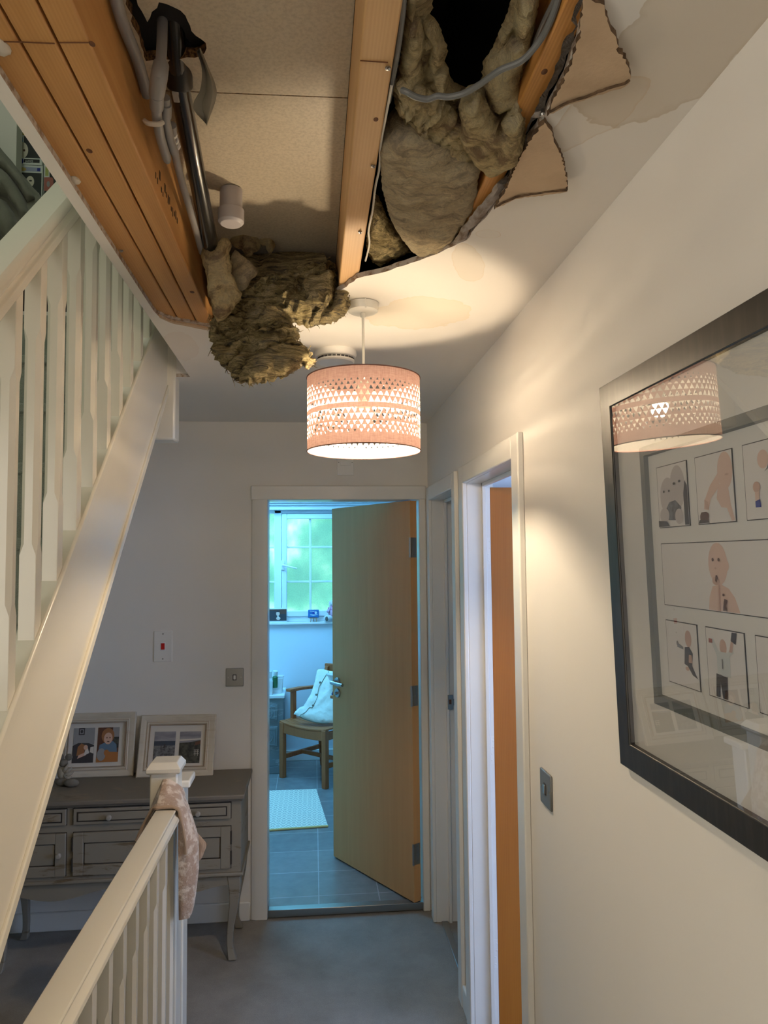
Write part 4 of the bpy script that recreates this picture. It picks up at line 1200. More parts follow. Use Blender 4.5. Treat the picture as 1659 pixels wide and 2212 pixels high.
plate_switch('light_switch', 'brushed steel light switch left of the bathroom doorway above the sideboard'.replace('left of', 'next to'), (-0.3865, YE, 1.121), (1, 0, 0), (0, 0, 1), (0, -1, 0), 0.086, 0.088, 'steel',
             [('surround', 0, 0, 0.018, 0.028, 0.001, 'print_dark'), ('rocker', 0, 0, 0.011, 0.020, 0.004, 'plastic_white'), ('screw', 0.031, 0, 0.003, 0, 0, 'chrome'), ('screw', -0.031, 0, 0.003, 0, 0, 'chrome')])
plate_switch('light_switch', 'chrome light switch on the long wall beside the near doorway', (XR, 1.842, 1.119), (0, -1, 0), (0, 0, 1), (-1, 0, 0), 0.086, 0.086, 'plate_chrome',
             [('surround', 0, 0, 0.018, 0.028, 0.001, 'print_dark'), ('rocker', 0, 0, 0.011, 0.022, 0.0045, 'chrome'), ('screw', 0.031, 0, 0.003, 0, 0, 'steel'), ('screw', -0.031, 0, 0.003, 0, 0, 'steel')])
plate_switch('isolator_switch', 'white isolator switch above the bathroom doorway, just under the lampshade', (0.161, YE, 2.157), (1, 0, 0), (0, 0, 1), (0, -1, 0), 0.086, 0.086, 'plastic_white',
             [('rocker', 0.0, 0.018, 0.050, 0.024, 0.005, 'plastic_white'), ('screw', 0.034, 0.022, 0.003, 0, 0, 'steel'), ('screw', -0.034, 0.022, 0.003, 0, 0, 'steel')])

# ------------------------------------------------------------------ staircase going up on the left
SL = 0.914
XS0, XS1 = -0.572, -0.540
def zup(y): return 1.369 + SL * (y - 1.358)
def zlo(y): return 1.039 + SL * (y - 1.376)
stair = thing('staircase', 'white painted staircase climbing beyond the banister to the upper floor', 'staircase', (-0.95, -0.1, F0))
bpy.context.view_layer.update()
y0, y1 = -0.08, 2.80
m = M()
m.loft([[(x, y0, zlo(y0)), (x, y1, zlo(y1)), (x, y1, zup(y1)), (x, y0, zup(y0))] for x in (XS0, XS1)])
m.build('string', 'rail_white', stair, bevel=0.003)
m = M()   # moulding along the lower edge and cap along the upper edge
for off, a_, b_ in ((0.0, -0.012, 0.020), ):
    m.loft([[(x, y0, zlo(y0) + a_), (x, y1, zlo(y1) + a_), (x, y1, zlo(y1) + b_), (x, y0, zlo(y0) + b_)] for x in (XS1 - 0.002, XS1 + 0.007)])
m.build('string_moulding', 'rail_white', stair, bevel=0.003)
m = M()
m.loft([[(x, y0, zup(y0) - 0.002), (x, y1, zup(y1) - 0.002), (x, y1, zup(y1) + 0.040), (x, y0, zup(y0) + 0.040)] for x in (-0.583, -0.532)])
m.build('base_rail', 'rail_white', stair, bevel=0.006)
dirv = unit((0, 1, SL)); upv = unit((0, -SL, 1))
def ztop(y): return 2.178 + SL * (y - 1.285)
prof = [(-0.024, -0.066), (0.024, -0.066), (0.024, -0.050), (0.018, -0.044), (0.018, -0.036), (0.028, -0.028), (0.033, -0.018), (0.032, -0.008), (0.026, -0.001), (0.020, 0.0), (-0.020, 0.0), (-0.026, -0.001), (-0.032, -0.008), (-0.033, -0.018), (-0.028, -0.028), (-0.018, -0.036), (-0.018, -0.044), (-0.024, -0.050)]
m = M()
m.sweep(prof, (-0.559, 0.0, ztop(0.0)), (-0.559, 2.80, ztop(2.80)), (1, 0, 0), upv)
m.build('handrail', 'rail_white', stair, bevel=0.002)

def baluster_mesh(x, y, za, zb, w, slope, c0, c1):
    """square ends, stop-chamfered between c0 and c1"""
    h = w / 2
    def ring(z, ch):
        pts = [(h, -h + ch), (h, h - ch), (h - ch, h), (-h + ch, h), (-h, h - ch), (-h, -h + ch), (-h + ch, -h), (h - ch, -h)]
        return [(x + a, y + b, z + (slope * b if z in (za, zb) else 0)) for a, b in pts]
    e = 0.0008
    rs = [ring(za, e), ring(c0, e), ring(c0 + 0.022, 0.0085), ring(c1 - 0.022, 0.0085), ring(c1, e), ring(zb, e)]
    return M().loft(rs)
k = -6
for k in range(-10, 12):
    yb = 1.402 + 0.1215 * k
    if yb < 0.1 or yb > 2.70:
        continue
    za, zb = zup(yb) + 0.03, ztop(yb) - 0.075
    baluster_mesh(-0.556, yb, za, zb, 0.032, SL, za + 0.16, zb - 0.16).build('baluster', 'rail_white', stair, smooth=20)
m = M()
for i in range(13):
    yn = 0.0 + 0.225 * i
    zt = zup(yn) - 0.02
    if zt > 2.64: break
    m.box(XL, XS0, yn, yn + 0.26, zt - 0.03, zt)
    m.box(XL, XS0, yn + 0.012, yn + 0.03, zt - 0.2056, zt)
m.build('tread', 'stair_carpet', stair, bevel=0.006)
m = M()
m.loft([[(x, 0.3, zlo(0.3) + 0.03), (x, 2.8, zlo(2.8) + 0.03), (x, 2.8, zlo(2.8) + 0.045), (x, 0.3, zlo(0.3) + 0.045)] for x in (XL, XS0)])
m.build('soffit', 'wall_paint', stair)
m = M(); m.box(-0.601, -0.511, 2.785, 2.875, 2.142, 2.62)
m.build('newel_drop', 'rail_white', stair, bevel=0.008)
plate('floor_landing', 'stair_carpet', [(XL, -0.45, 2.815, 5.0, ZC + 0.0125, 2.62)])
plate('wall_upper', 'stair_wall_paint', [(-0.45, -0.40, -1.7, 5.0, 2.66, 4.9), (XL, -0.45, 4.9, 5.0, 2.62, 4.9)])
plate('ceiling_upper', 'stair_wall_paint', [(XL - 0.1, -1.30, -1.7, 5.0, 4.9, 5.0), (-0.60, -0.40, -1.7, 5.0, 4.9, 5.0), (-1.30, -0.60, -1.7, 0.5, 4.9, 5.0), (-1.30, -0.60, 1.7, 5.0, 4.9, 5.0)])
plate('wall_upper_nib', 'wall_paint', [(XL, P(40, 300, y=3.12)[0], 3.10, 3.16, 2.62, 4.9)])

# things seen on the upper floor
t = thing('low_cabinet', 'low dark cabinet under the toy cartons on the upper floor', 'cabinet', (-1.1, 3.33, 2.62))
bpy.context.view_layer.update()
m = M(); m.box(-1.42, -0.60, 3.17, 3.45, 2.62, 3.235); m.build('carcass', 'print_dark', t, bevel=0.004)
YT = 3.20
def carton(label, px0, py0, px1, py1, art):
    a_, b_ = P(px0, py1, y=YT), P(px1, py0, y=YT)
    x0, x1, z0, z1 = a_[0], b_[0], a_[2], b_[2]
    t = thing('toy_carton', label, 'carton', ((x0 + x1) / 2, YT + 0.05, z0), 'toy cartons on the upper floor')
    bpy.context.view_layer.update()
    m = M(); m.box(x0, x1, YT, YT + 0.10, z0, z1); m.build('carton', 'carton_white', t, bevel=0.001)
    w, h = x1 - x0, z1 - z0
    print_sheet('carton_front', t, (x0 + 0.002, YT - 0.0012, z0 + 0.002), (1, 0, 0), (0, 0, 1), (0, -1, 0), w - 0.004, h - 0.004, art)
    return t
carton('toy carton with a pale round face on the upper row beside the wall nib', 40, 283, 92.5, 357,
       [('carton_white', None), ('carton_dark', (0.02, 0.14, 0.98, 0.84)), ('carton_white', (0.02, 0.5, 0.20, 0.84)), ('mini_blue', (0.05, 0.52, 0.15, 0.80)), ('carton_yellow', ell(0.18, 0.92, 0.16, 0.06)), ('carton_pale', ell(0.10, 0.42, 0.30, 0.25)), ('print_brown', ell(0.22, 0.42, 0.05, 0.035)), ('carton_pale', ell(0.74, 0.62, 0.16, 0.14)), ('print_brown', ell(0.68, 0.64, 0.04, 0.03)),
        ('carton_white', (0.0, 0.0, 1.0, 0.20)), ('print_royal', ell(0.10, 0.10, 0.10, 0.10)), ('black', (0.22, 0.065, 0.92, 0.165)), ('carton_white', (0.0, 0.0, 1.0, 0.03))])
carton('toy carton with a lilac band on the lower row beside the jacket', 40, 358, 92.5, 437,
       [('carton_white', None), ('carton_dark', (0.02, 0.03, 0.98, 0.82)), ('carton_white', (0.0, 0.80, 1.0, 1.0)), ('carton_lilac', (0.22, 0.84, 0.94, 0.95)), ('carton_yellow', ell(0.16, 0.89, 0.14, 0.05)), ('print_royal', (0.78, 0.85, 0.92, 0.94)), ('carton_pale', ell(0.48, 0.56, 0.18, 0.15)), ('black', ell(0.50, 0.58, 0.07, 0.02)), ('carton_pale', ell(0.80, 0.22, 0.10, 0.05))])
carton('toy carton with a square red face on the lower row nearest the ceiling edge', 93.5, 357, 136, 437,
       [('carton_white', None), ('carton_dark', (0.02, 0.03, 0.98, 0.97)), ('carton_white', (0.0, 0.66, 0.30, 1.0)), ('carton_green', (0.06, 0.70, 0.24, 0.95)), ('carton_red', [(0.0, 0.30), (0.48, 0.28), (0.52, 0.34), (0.52, 0.60), (0.46, 0.66), (0.26, 0.67), (0.0, 0.66)]), ('print_grey', ell(0.24, 0.48, 0.09, 0.08)), ('black', (0.02, 0.03, 0.98, 0.24))])
def text_mesh(name, body, size, o, ex, ey, n, material, parent):
    cu = bpy.data.curves.new(name, 'FONT')
    cu.body = body; cu.size = size; cu.align_x = 'CENTER'; cu.align_y = 'CENTER'
    tmp = bpy.data.objects.new('tmp', cu); COL.objects.link(tmp)
    bpy.context.view_layer.update()
    me = bpy.data.meshes.new_from_object(tmp.evaluated_get(bpy.context.evaluated_depsgraph_get()))
    bpy.data.objects.remove(tmp); bpy.data.curves.remove(cu)
    me.materials.clear(); me.materials.append(MATS[material])
    R = Matrix.Identity(4)
    for i in range(3):
        R[i][0], R[i][1], R[i][2], R[i][3] = ex[i], ey[i], n[i], o[i]
    me.transform(R)
    ob = bpy.data.objects.new(name, me); COL.objects.link(ob)
    ob.parent = parent; ob.matrix_parent_inverse = parent.matrix_world.inverted()
    return ob
q = P(71, 349.5, y=YT - 0.004)
text_mesh('carton_text', 'JAMES', 0.0125, P(63, 348.5, y=YT - 0.005), (1, 0, 0), (0, 0, 1), (0, -1, 0), 'carton_white', bpy.data.objects['toy_carton'])

# padded jacket at the stair top, with no support built
t = thing('padded_jacket', 'rumpled grey-green padded jacket above the white handrail at the stair top', 'jacket', (-1.2, 2.78, 2.62))
bpy.context.view_layer.update()
YJ = 2.80
jk = [P(x, y, y=YJ) for x, y in ((-150, 240), (-90, 235), (-40, 270), (0, 318), (20, 342), (45, 372), (66, 398), (84, 418), (100, 440), (110, 500), (60, 600), (-20, 640), (-150, 640), (-190, 450))]
m = M()
def jpoly(pts):
    return [(p[0], p[2]) for p in (P(x, y, y=YJ) for x, y in pts)]
pillow(m, [(p[0], p[2]) for p in jk], (0, YJ, 0), (1, 0, 0), (0, 0, 1), (0, -1, 0), 0.05, 0.07, 0.10, 0.016, amp=0.012, freq=9, seed=2.0, rag=0.001, ridge=0.012, rdir=(0.6, -0.8), rfreq=14)
for q_, (pl_, fr_) in enumerate((([(-60, 260), (0, 322), (22, 348), (48, 382), (70, 410), (85, 440), (70, 450), (52, 420), (30, 392), (0, 372), (-60, 352)], 0.05), ([(-60, 345), (0, 366), (28, 388), (50, 416), (66, 446), (78, 480), (60, 500), (48, 470), (30, 445), (0, 430), (-60, 420)], 0.06),
        ([(-60, 425), (0, 436), (26, 450), (44, 476), (56, 510), (44, 560), (20, 530), (0, 505), (-60, 480)], 0.065), ([(-60, 485), (0, 510), (20, 545), (30, 600), (-10, 640), (-60, 600)], 0.06))):
    pillow(m, jpoly(pl_), (0, YJ - 0.045, 0), (1, 0, 0), (0, 0, 1), (0, -1, 0), fr_ * 0.75, 0.03, 0.035, 0.010, amp=0.007, freq=14, seed=2.6 + q_, rag=0.0005, ridge=0.006, rdir=(0.7, -0.7), rfreq=24)
m.build('jacket_body', 'jacket', t, smooth=80)
m = M()
for x0, x1 in ((-1.385, -1.30),):
    m.tube([V(-1.19, YJ - 0.078, 2.92), V(-1.175, YJ - 0.085, 2.98), V(-1.17, YJ - 0.082, 3.06)], 0.004, 6, smooth=4)
m.build('jacket_seam', 'jacket_seam', t)
# ------------------------------------------------------------------ landing balustrade
lb = thing('landing_balustrade', 'low white banister with knitted cloth over its end, guarding the stairwell', 'banister', (-0.473, 1.7, F0))
bpy.context.view_layer.update()
XB_ = -0.4735
half = [(0.022, -0.066), (0.022, -0.052), (0.030, -0.047), (0.040, -0.042), (0.0435, -0.034), (0.0415, -0.026), (0.033, -0.021), (0.029, -0.015), (0.030, -0.009), (0.0335, -0.004), (0.030, -0.0005), (0.026, 0.0)]
prof2 = half + [(-a_, b_) for a_, b_ in half[::-1]]
m = M(); m.sweep(prof2, (XB_, 0.55, 0.9), (XB_, 2.605, 0.9), (1, 0, 0), (0, 0, 1)); m.build('handrail', 'rail_white', lb, bevel=0.0015)
m = M(); m.box(XB_ - 0.028, XB_ + 0.028, 0.55, 2.60, F0, F0 + 0.035); m.build('base_rail', 'rail_white', lb, bevel=0.004)
for k in range(-7, 9):
    yb = 1.527 + 0.127 * k
    if 0.6 < yb < 2.57:
        baluster_mesh(XB_, yb, F0 + 0.03, 0.842, 0.032, 0, 0.17, 0.70).build('baluster', 'rail_white', lb, smooth=20)
m = M(); m.box(-0.551, -0.459, 2.60, 2.692, F0, 0.985); m.build('newel_post', 'rail_white', lb, bevel=0.006)
m = M()
cxn, cyn = -0.505, 2.646
def sq(h, z): return [(cxn + a * h, cyn + b * h, z) for a, b in ((-1, -1), (1, -1), (1, 1), (-1, 1))]
m.loft([sq(0.050, 0.978), sq(0.057, 0.984), sq(0.057, 0.996), sq(0.044, 1.014), sq(0.042, 1.016)])
m.build('newel_cap', 'rail_white', lb, bevel=0.002)
m = M(); m.box(-0.528, -0.4545, 2.705, 2.795, F0, 0.905); m.build('newel_post', 'rail_white', lb, bevel=0.006)
m = M(); m.box(-0.536, -0.432, 2.69, 2.81, 0.902, 0.928); m.build('newel_cap', 'rail_white', lb, bevel=0.006)

# knitted cloth hung over the banister end
cl = thing('knitted_cloth', 'dusty pink patterned knitted cloth draped over the banister end', 'cloth', (XB_, 2.55, 0.9))
bpy.context.view_layer.update()
m = M()
secs = []
path = [(-0.113, 0.735), (-0.095, 0.79), (-0.070, 0.845), (-0.047, 0.885), (-0.032, 0.900), (0.0, 0.903), (0.030, 0.901), (0.046, 0.885), (0.056, 0.83), (0.064, 0.76), (0.070, 0.69), (0.066, 0.62), (0.058, 0.565), (0.045, 0.535)]
pp = spline([V(a, 0, b) for a, b in path], 6)
nU = 15
rows, inner = [], []
for i, p_ in enumerate(pp):
    s_ = i / (len(pp) - 1)
    hang = max(0.0, (s_ - 0.52) / 0.48)
    wN = 0.12 * (1 - 0.55 * hang ** 1.5)
    th = 0.010 + 0.048 * min(1.0, hang * 3.0) * (1 - 0.55 * max(0.0, hang - 0.55) / 0.45)
    row, inn = [], []
    for j in range(nU):
        u = j / (nU - 1)
        yy = 2.475 + (0.03 if s_ < 0.3 else 0.0) + wN * u + 0.03 * hang
        rib = 0.006 * math.sin(u * 13 + 1.0 + s_ * 4) * (0.3 + hang)
        bul = math.sqrt(max(0.0, 1 - (2 * u - 1) ** 2 * 0.75))
        if s_ > 0.52:
            row.append(V(XB_ + 0.036 + th * bul + rib, yy, p_[2] + 0.008))
            inn.append(V(XB_ + 0.036 + 0.004 * (1 - bul), yy + 0.004, p_[2] + 0.006))
        else:
            row.append(V(XB_ + p_[0] - rib * 0.6, yy, p_[2] + 0.006 + 0.055 * u * min(1.0, s_ / 0.25) * min(1.0, (0.56 - s_) / 0.2) + abs(rib)))
            inn.append(V(XB_ + p_[0] * 0.9, yy, p_[2] + 0.001))
    rows.append(row); inner.append(inn)
m.loft([r + b[::-1] for r, b in zip(rows, inner)])
m.build('cloth_body', 'cloth_knit', cl, smooth=70)
m = M()
edge = [r[0] for r in rows[6:int(len(rows) * 0.72)]]
m.tube([q + V(0, -0.002, 0.001) for q in edge], 0.0055, 8); m.build('cloth_hem', 'cloth_hem', cl)
m = M()
pillow(m, [(0.0, 0.0), (0.055, -0.055), (0.035, -0.10), (0.0, -0.135), (-0.02, -0.06)], (XB_ + 0.066, 2.60, 0.80), (0.9, -0.1, 0), (0, 0, 1), (0.1, -0.9, 0), 0.005, 0.005, 0.01, 0.010, amp=0.002, freq=20, seed=3.0, rag=0.0)
m.build('cloth_corner', 'cloth_hem', cl, smooth=70)
m = M(); m.box(XB_ + 0.075, XB_ + 0.083, 2.585, 2.588, 0.655, 0.672); m.build('care_label', 'plastic_white', cl)

# ------------------------------------------------------------------ sideboard under the end wall
sb = thing('sideboard', 'distressed grey sideboard with drawers and curved legs against the end wall', 'sideboard', (-0.84, 3.51, F0))
bpy.context.view_layer.update()
SX0, SX1, SY0, SY1 = -1.362, -0.317, 3.332, 3.685
m = M(); m.box(SX0, SX1, SY0, SY1, 0.335, 0.66); m.build('carcass', 'dresser_grey', sb, bevel=0.003)
m = M()
m.box(SX0 - 0.022, SX1 + 0.018, SY0 - 0.030, YE - 0.012, 0.664, 0.684); m.box(SX0 - 0.010, SX1 + 0.008, SY0 - 0.015, YE - 0.02, 0.652, 0.666)
m.build('top', 'dresser_top', sb, bevel=0.005)
m = M(); m.box(SX0 - 0.012, SX1 + 0.010, SY0 - 0.014, SY1, 0.338, 0.352); m.build('base_moulding', 'dresser_grey', sb, bevel=0.004)
m = M()   # shaped apron
xs = np.linspace(SX0 + 0.02, SX1 - 0.02, 41)
low_ = [0.285 + 0.022 * math.cos((x - SX0) / (SX1 - SX0) * math.pi * 4) * (1 if abs(x - (SX0 + SX1) / 2) < 0.42 else 0.6) for x in xs]
m.loft([[(x, SY0 + 0.006, 0.338) for x in xs[::-1]] + [(x, SY0 + 0.006, z) for x, z in zip(xs, low_)], [(x, SY0 + 0.024, 0.338) for x in xs[::-1]] + [(x, SY0 + 0.024, z) for x, z in zip(xs, low_)]])
m.build('apron', 'dresser_grey', sb)
cols = [(-1.325, -1.048), (-1.017, -0.663), (-0.633, -0.361)]
for ci, (a_, b_) in enumerate(cols):
    f = SY0
    M().box(a_ - 0.003, b_ + 0.003, f - 0.0008, f + 0.001, 0.577, 0.649).build('drawer_gap', 'dresser_gap', sb, smooth=0)
    m = M(); m.box(a_, b_, f - 0.012, f + 0.001, 0.580, 0.646)
    dr = m.build('drawer', 'dresser_grey', sb, bevel=0.002)
    m = M(); w_ = 0.020
    m.box(a_ + w_ - 0.006, b_ - w_ + 0.006, f - 0.0128, f - 0.0118, 0.592, 0.634); 
    m.build('drawer_recess', 'dresser_gap', dr, smooth=0)
    m = M(); m.box(a_ + w_, b_ - w_, f - 0.0155, f - 0.0118, 0.597, 0.629); m.build('drawer_panel', 'dresser_grey', dr, bevel=0.002)
    cxk = (a_ + b_) / 2 - (0.026 if ci == 1 else 0)
    m = M(); m.lathe([(0.005, 0.0), (0.005, 0.010), (0.011, 0.014), (0.012, 0.020), (0.008, 0.026), (0.0, 0.027)], (cxk, f - 0.0155, 0.612), 18, ax=(0, -1, 0)); m.build('drawer_knob', 'dresser_knob', dr)
    M().box(a_ - 0.003, b_ + 0.003, f - 0.0008, f + 0.001, 0.367, 0.549).build('door_gap', 'dresser_gap', sb, smooth=0)
    m = M()
    bw = 0.042
    m.box(a_, a_ + bw, f - 0.012, f + 0.001, 0.370, 0.546); m.box(b_ - bw, b_, f - 0.012, f + 0.001, 0.370, 0.546)
    m.box(a_ + bw, b_ - bw, f - 0.012, f + 0.001, 0.370, 0.370 + bw); m.box(a_ + bw, b_ - bw, f - 0.012, f + 0.001, 0.546 - bw, 0.546)
    do = m.build('cupboard_door', 'dresser_grey', sb, bevel=0.002)
    m = M(); m.box(a_ + bw - 0.001, b_ - bw + 0.001, f - 0.0025, f + 0.001, 0.411, 0.505); m.build('door_groove', 'dresser_gap', do, smooth=0)
    m = M(); m.box(a_ + bw + 0.004, b_ - bw - 0.004, f - 0.006, f + 0.001, 0.416, 0.500); m.build('door_panel', 'dresser_grey', do, bevel=0.002)
    kx_ = b_ - 0.022 if ci == 0 else (a_ + 0.022 if ci == 2 else b_ - 0.022)
    m = M(); m.lathe([(0.005, 0.0), (0.005, 0.010), (0.011, 0.014), (0.012, 0.020), (0.008, 0.026), (0.0, 0.027)], (kx_, f - 0.012, 0.462), 18, ax=(0, -1, 0)); m.build('door_knob', 'dresser_knob', do)
    hx_ = (b_ + 0.002) if ci == 2 else (a_ - 0.003)
    if ci:
        m = M()
        for z in (0.500, 0.416):
            m.tube([(hx_, f - 0.010, z - 0.028), (hx_, f - 0.010, z + 0.028)], 0.004, 8)
        m.build('door_hinge', 'dresser_gap', do)
def cab_leg(x, y, sx, sy):
    pts = [V(x, y, 0.345), V(x + sx * 0.006, y + sy * 0.006, 0.29), V(x + sx * 0.002, y + sy * 0.002, 0.21), V(x - sx * 0.014, y - sy * 0.012, 0.10), V(x - sx * 0.016, y - sy * 0.014, 0.02), V(x - sx * 0.004, y - sy * 0.002, F0 + 0.004)]
    w_ = [0.030, 0.026, 0.020, 0.014, 0.013, 0.018]
    pts2, ws = spline(pts, 5), np.interp(np.linspace(0, 5, 26), range(6), w_)
    return M().loft([[(p_[0] + a * h, p_[1] + b * h, p_[2]) for a, b in ((-1, -1), (1, -1), (1, 1), (-1, 1))] for p_, h in zip(pts2, ws)])
for x, sx in ((SX0 + 0.032, -1), (SX1 - 0.034, 1)):
    for y, sy in ((SY0 + 0.034, -1), (SY1 - 0.034, 1)):
        cab_leg(x, y, sx, sy).build('leg', 'dresser_grey', sb, bevel=0.004, smooth=45)

# leaning photo frames
def cream_frame(label, x0, x1, ybot, ytop, zb, zt, arts, tilt=0.0):
    """frame leaning back on the wall; front face from (ybot, zb) to (ytop, zt)"""
    t = thing('photo_frame', label, 'photo frame', ((x0 + x1) / 2, ybot, zb))
    R = Matrix.Rotation(tilt, 4, 'Y')
    u = V(1, 0, 0); v = unit((0, ytop - ybot, zt - zb)); n = np.cross(u, v)   # n faces the hall (-y)
    w, h = x1 - x0, math.hypot(ytop - ybot, zt - zb)
    bpy.context.view_layer.update()
    o = V(x0, ybot, zb)
    u = unit(V(1, 0, tilt)); v = unit(v - u * (v @ u)); n = np.cross(u, v)
    def T(a, b, c): return o + u * a + v * b + n * c
    m = M()
    # profile: (inset, height)
    pr = [(0.0, -0.016), (0.0, 0.002), (0.004, 0.006), (0.016, 0.004), (0.028, 0.0), (0.034, 0.003), (0.040, 0.003), (0.044, -0.002), (0.048, -0.004), (0.048, -0.014)]
    rings = [[T(i, i, c), T(w - i, i, c), T(w - i, h - i, c), T(i, h - i, c)] for i, c in pr]
    m.loft(rings, caps=False)
    m.build('frame', 'frame_cream', t, smooth=25)
    m = M()
    for i in (0.0335, 0.0465):
        rr = [[T(i + d, i + d, c), T(w - i - d, i + d, c), T(w - i - d, h - i - d, c), T(i + d, h - i - d, c)] for d, c in ((-0.0007, -0.006), (-0.0007, 0.0036), (0.0009, 0.0036), (0.0009, -0.006))]
        m.loft(rr, caps=False)
    m.build('frame_line', 'frame_line', t, smooth=0)
    m = M(); m.loft([[T(0.04, 0.04, c), T(w - 0.04, 0.04, c), T(w - 0.04, h - 0.04, c), T(0.04, h - 0.04, c)] for c in (-0.014, -0.008)])
    mo = m.build('mount', 'mount_white', t, smooth=0)
    for (fx0, fy0, fx1, fy1), art in arts:
        print_sheet('photo', mo, T(fx0 * w, fy0 * h, -0.0065), u, v, n, (fx1 - fx0) * w, (fy1 - fy0) * h, art)
    m = M(); m.obox(T(w / 2, h / 2, -0.0185), u * (w / 2 - 0.004), v * (h / 2 - 0.004), n * 0.002); m.build('backboard', 'print_brown', t)
    return t
artA = [((0.19, 0.225, 0.465, 0.765), [('print_silver', None), ('mount_white', (0, 0.5, 1, 1)), ('print_grey', (0, 0.52, 1, 1)), ('print_dark', [(0.24, 0.80), (0.52, 0.80), (0.52, 1.0), (0.24, 1.0)]), ('print_grey', (0.29, 0.83, 0.47, 0.97)), ('print_dark', ell(0.38, 0.90, 0.06, 0.05)), ('print_dark', [(0, 0), (1, 0), (1, 0.50), (0.75, 0.56), (0.25, 0.57), (0, 0.50)]), ('print_ginger', [(0.2, 0.2), (0.55, 0.25), (0.6, 0.5), (0.4, 0.56), (0.24, 0.46)]), ('skin_shade', [(0.25, 0.12), (0.65, 0.22), (0.6, 0.3), (0.3, 0.22)]), ('mount_white', [(0.55, 0.2), (0.8, 0.28), (0.72, 0.42), (0.6, 0.36)]), ('skin_shade', ell(0.62, 0.44, 0.10, 0.07)), ('mount_white', [(0.82, 0.3), (1, 0.26), (1, 0.46), (0.84, 0.44)])]),
        ((0.505, 0.225, 0.785, 0.765), [('print_brown', None), ('print_grey', (0.70, 0.72, 1, 1)), ('print_field', (0.72, 0.4, 1.0, 0.72)), ('print_blue', [(0.05, 0.25), (0.95, 0.25), (0.90, 0.5), (0.72, 0.6), (0.35, 0.56), (0.12, 0.5)]), ('print_ginger', ell(0.48, 0.76, 0.30, 0.22)), ('skin_shade', ell(0.50, 0.68, 0.20, 0.17)), ('print_brown', ell(0.44, 0.70, 0.03, 0.02)), ('print_brown', ell(0.58, 0.70, 0.03, 0.02)), ('print_brown', ell(0.51, 0.59, 0.06, 0.015)), ('print_orange', [(0, 0), (1, 0), (1, 0.28), (0.5, 0.30), (0, 0.12)]), ('print_grey', ell(0.22, 0.22, 0.20, 0.18)), ('print_orange', ell(0.46, 0.27, 0.12, 0.09))])]
cream_frame('cream frame with a toddler photo and a dim sofa photo, nearest the ornament', -1.203, -0.850, 3.650, 3.708, 0.684, 0.970, artA)
artB = [((0.195, 0.22, 0.475, 0.73), [('print_sky', None), ('print_sea', (0, 0.52, 1, 0.70)), ('print_silver', (0, 0, 1, 0.56)), ('print_dark', [(0.42, 0.48), (0.52, 0.46), (0.55, 0.60), (0.49, 0.62), (0.46, 0.54)])]),
        ((0.53, 0.215, 0.81, 0.725), [('print_sky', None), ('mount_white', [(0, 0.70), (1, 0.74), (1, 0.78), (0.5, 0.76), (0, 0.75)]), ('print_field', [(0, 0), (1, 0), (1, 0.72), (0.5, 0.66), (0, 0.64)]), ('print_brown', [(0.72, 0.55), (1, 0.60), (1, 0.7), (0.75, 0.66)]), ('mount_white', (0.70, 0.40, 0.95, 0.415)), ('mount_white', (0.70, 0.34, 0.95, 0.355)), ('mount_white', (0.70, 0.28, 0.95, 0.295)), ('mount_white', (0.76, 0.22, 0.775, 0.42)), ('mount_white', (0.88, 0.22, 0.895, 0.42))])]
cream_frame('cream frame with two stormy landscape photos, behind the newel cap', -0.829, -0.476, 3.615, 3.706, 0.684, 0.952, artB, -0.012)

# small ornament
t = thing('ornament', 'small slumped grey and cream ornament with two rounded ears on the sideboard', 'ornament', (-1.13, 3.55, 0.684))
bpy.context.view_layer.update()
ox, oy, oz = -1.135, 3.55, 0.684
m = M(); m.sphere((ox, oy, oz + 0.055), (0.026, 0.024, 0.035), 16); m.build('body', 'ornament_cream', t)
m = M(); m.sphere((ox + 0.002, oy - 0.004, oz + 0.098), (0.020, 0.020, 0.018), 14); m.build('head', 'ornament_grey', t)
for sx in (-1, 1):
    m = M(); m.sphere((ox + 0.006 + sx * 0.018, oy, oz + 0.122), (0.017, 0.006, 0.016), 14); m.build('ear', 'ornament_grey', t)
    m = M(); m.sphere((ox + 0.028 + sx * 0.022, oy - 0.030 - 0.01 * sx, oz + 0.018), (0.034, 0.015, 0.018), 14); m.build('foot', 'ornament_grey', t)
for a_ in (-0.5, 0.0, 0.5, 1.0):
    m = M(); m.tube([(ox, oy - 0.012, oz + 0.060), (ox + 0.03 * math.cos(a_), oy - 0.02, oz + 0.060 + 0.03 * math.sin(a_) - 0.01), (ox + 0.052 * math.cos(a_), oy - 0.018, oz + 0.062 + 0.042 * math.sin(a_))], [0.006, 0.010, 0.002], 8, smooth=4); m.build('petal', 'ornament_cream', t)

# ------------------------------------------------------------------ pendant lamp
LX, LY = 0.134, 1.950
lamp = thing('pendant_lamp', 'lit ceiling pendant lamp with pink drum shade cut with triangles', 'lamp', (LX, LY, ZC))
bpy.context.view_layer.update()
m = M(); m.lathe([(0.0, -0.024), (0.034, -0.024), (0.040, -0.020), (0.043, 0.0), (0.0, 0.0)], (LX, LY, ZC - 0.002), 36); m.build('ceiling_rose', 'cord_white', lamp)
m = M(); m.tube([(LX, LY, ZC - 0.020), (LX + 0.0005, LY, 2.25), (LX, LY, 2.165)], 0.0036, 12); m.lathe([(0.006, 0.0), (0.007, 0.012), (0.0045, 0.016)], (LX, LY, ZC - 0.040), 14); m.build('cord', 'cord_white', lamp)
m = M(); m.obox((LX + 0.004, LY - 0.044, ZC - 0.006), (0.0016, 0.0005, 0), (0, 0.003, 0.022), (0, 0.0008, 0)); m.build('cable_tie', 'cord_white', lamp)
ZT, ZB, RS = 2.176, 1.981, 0.150
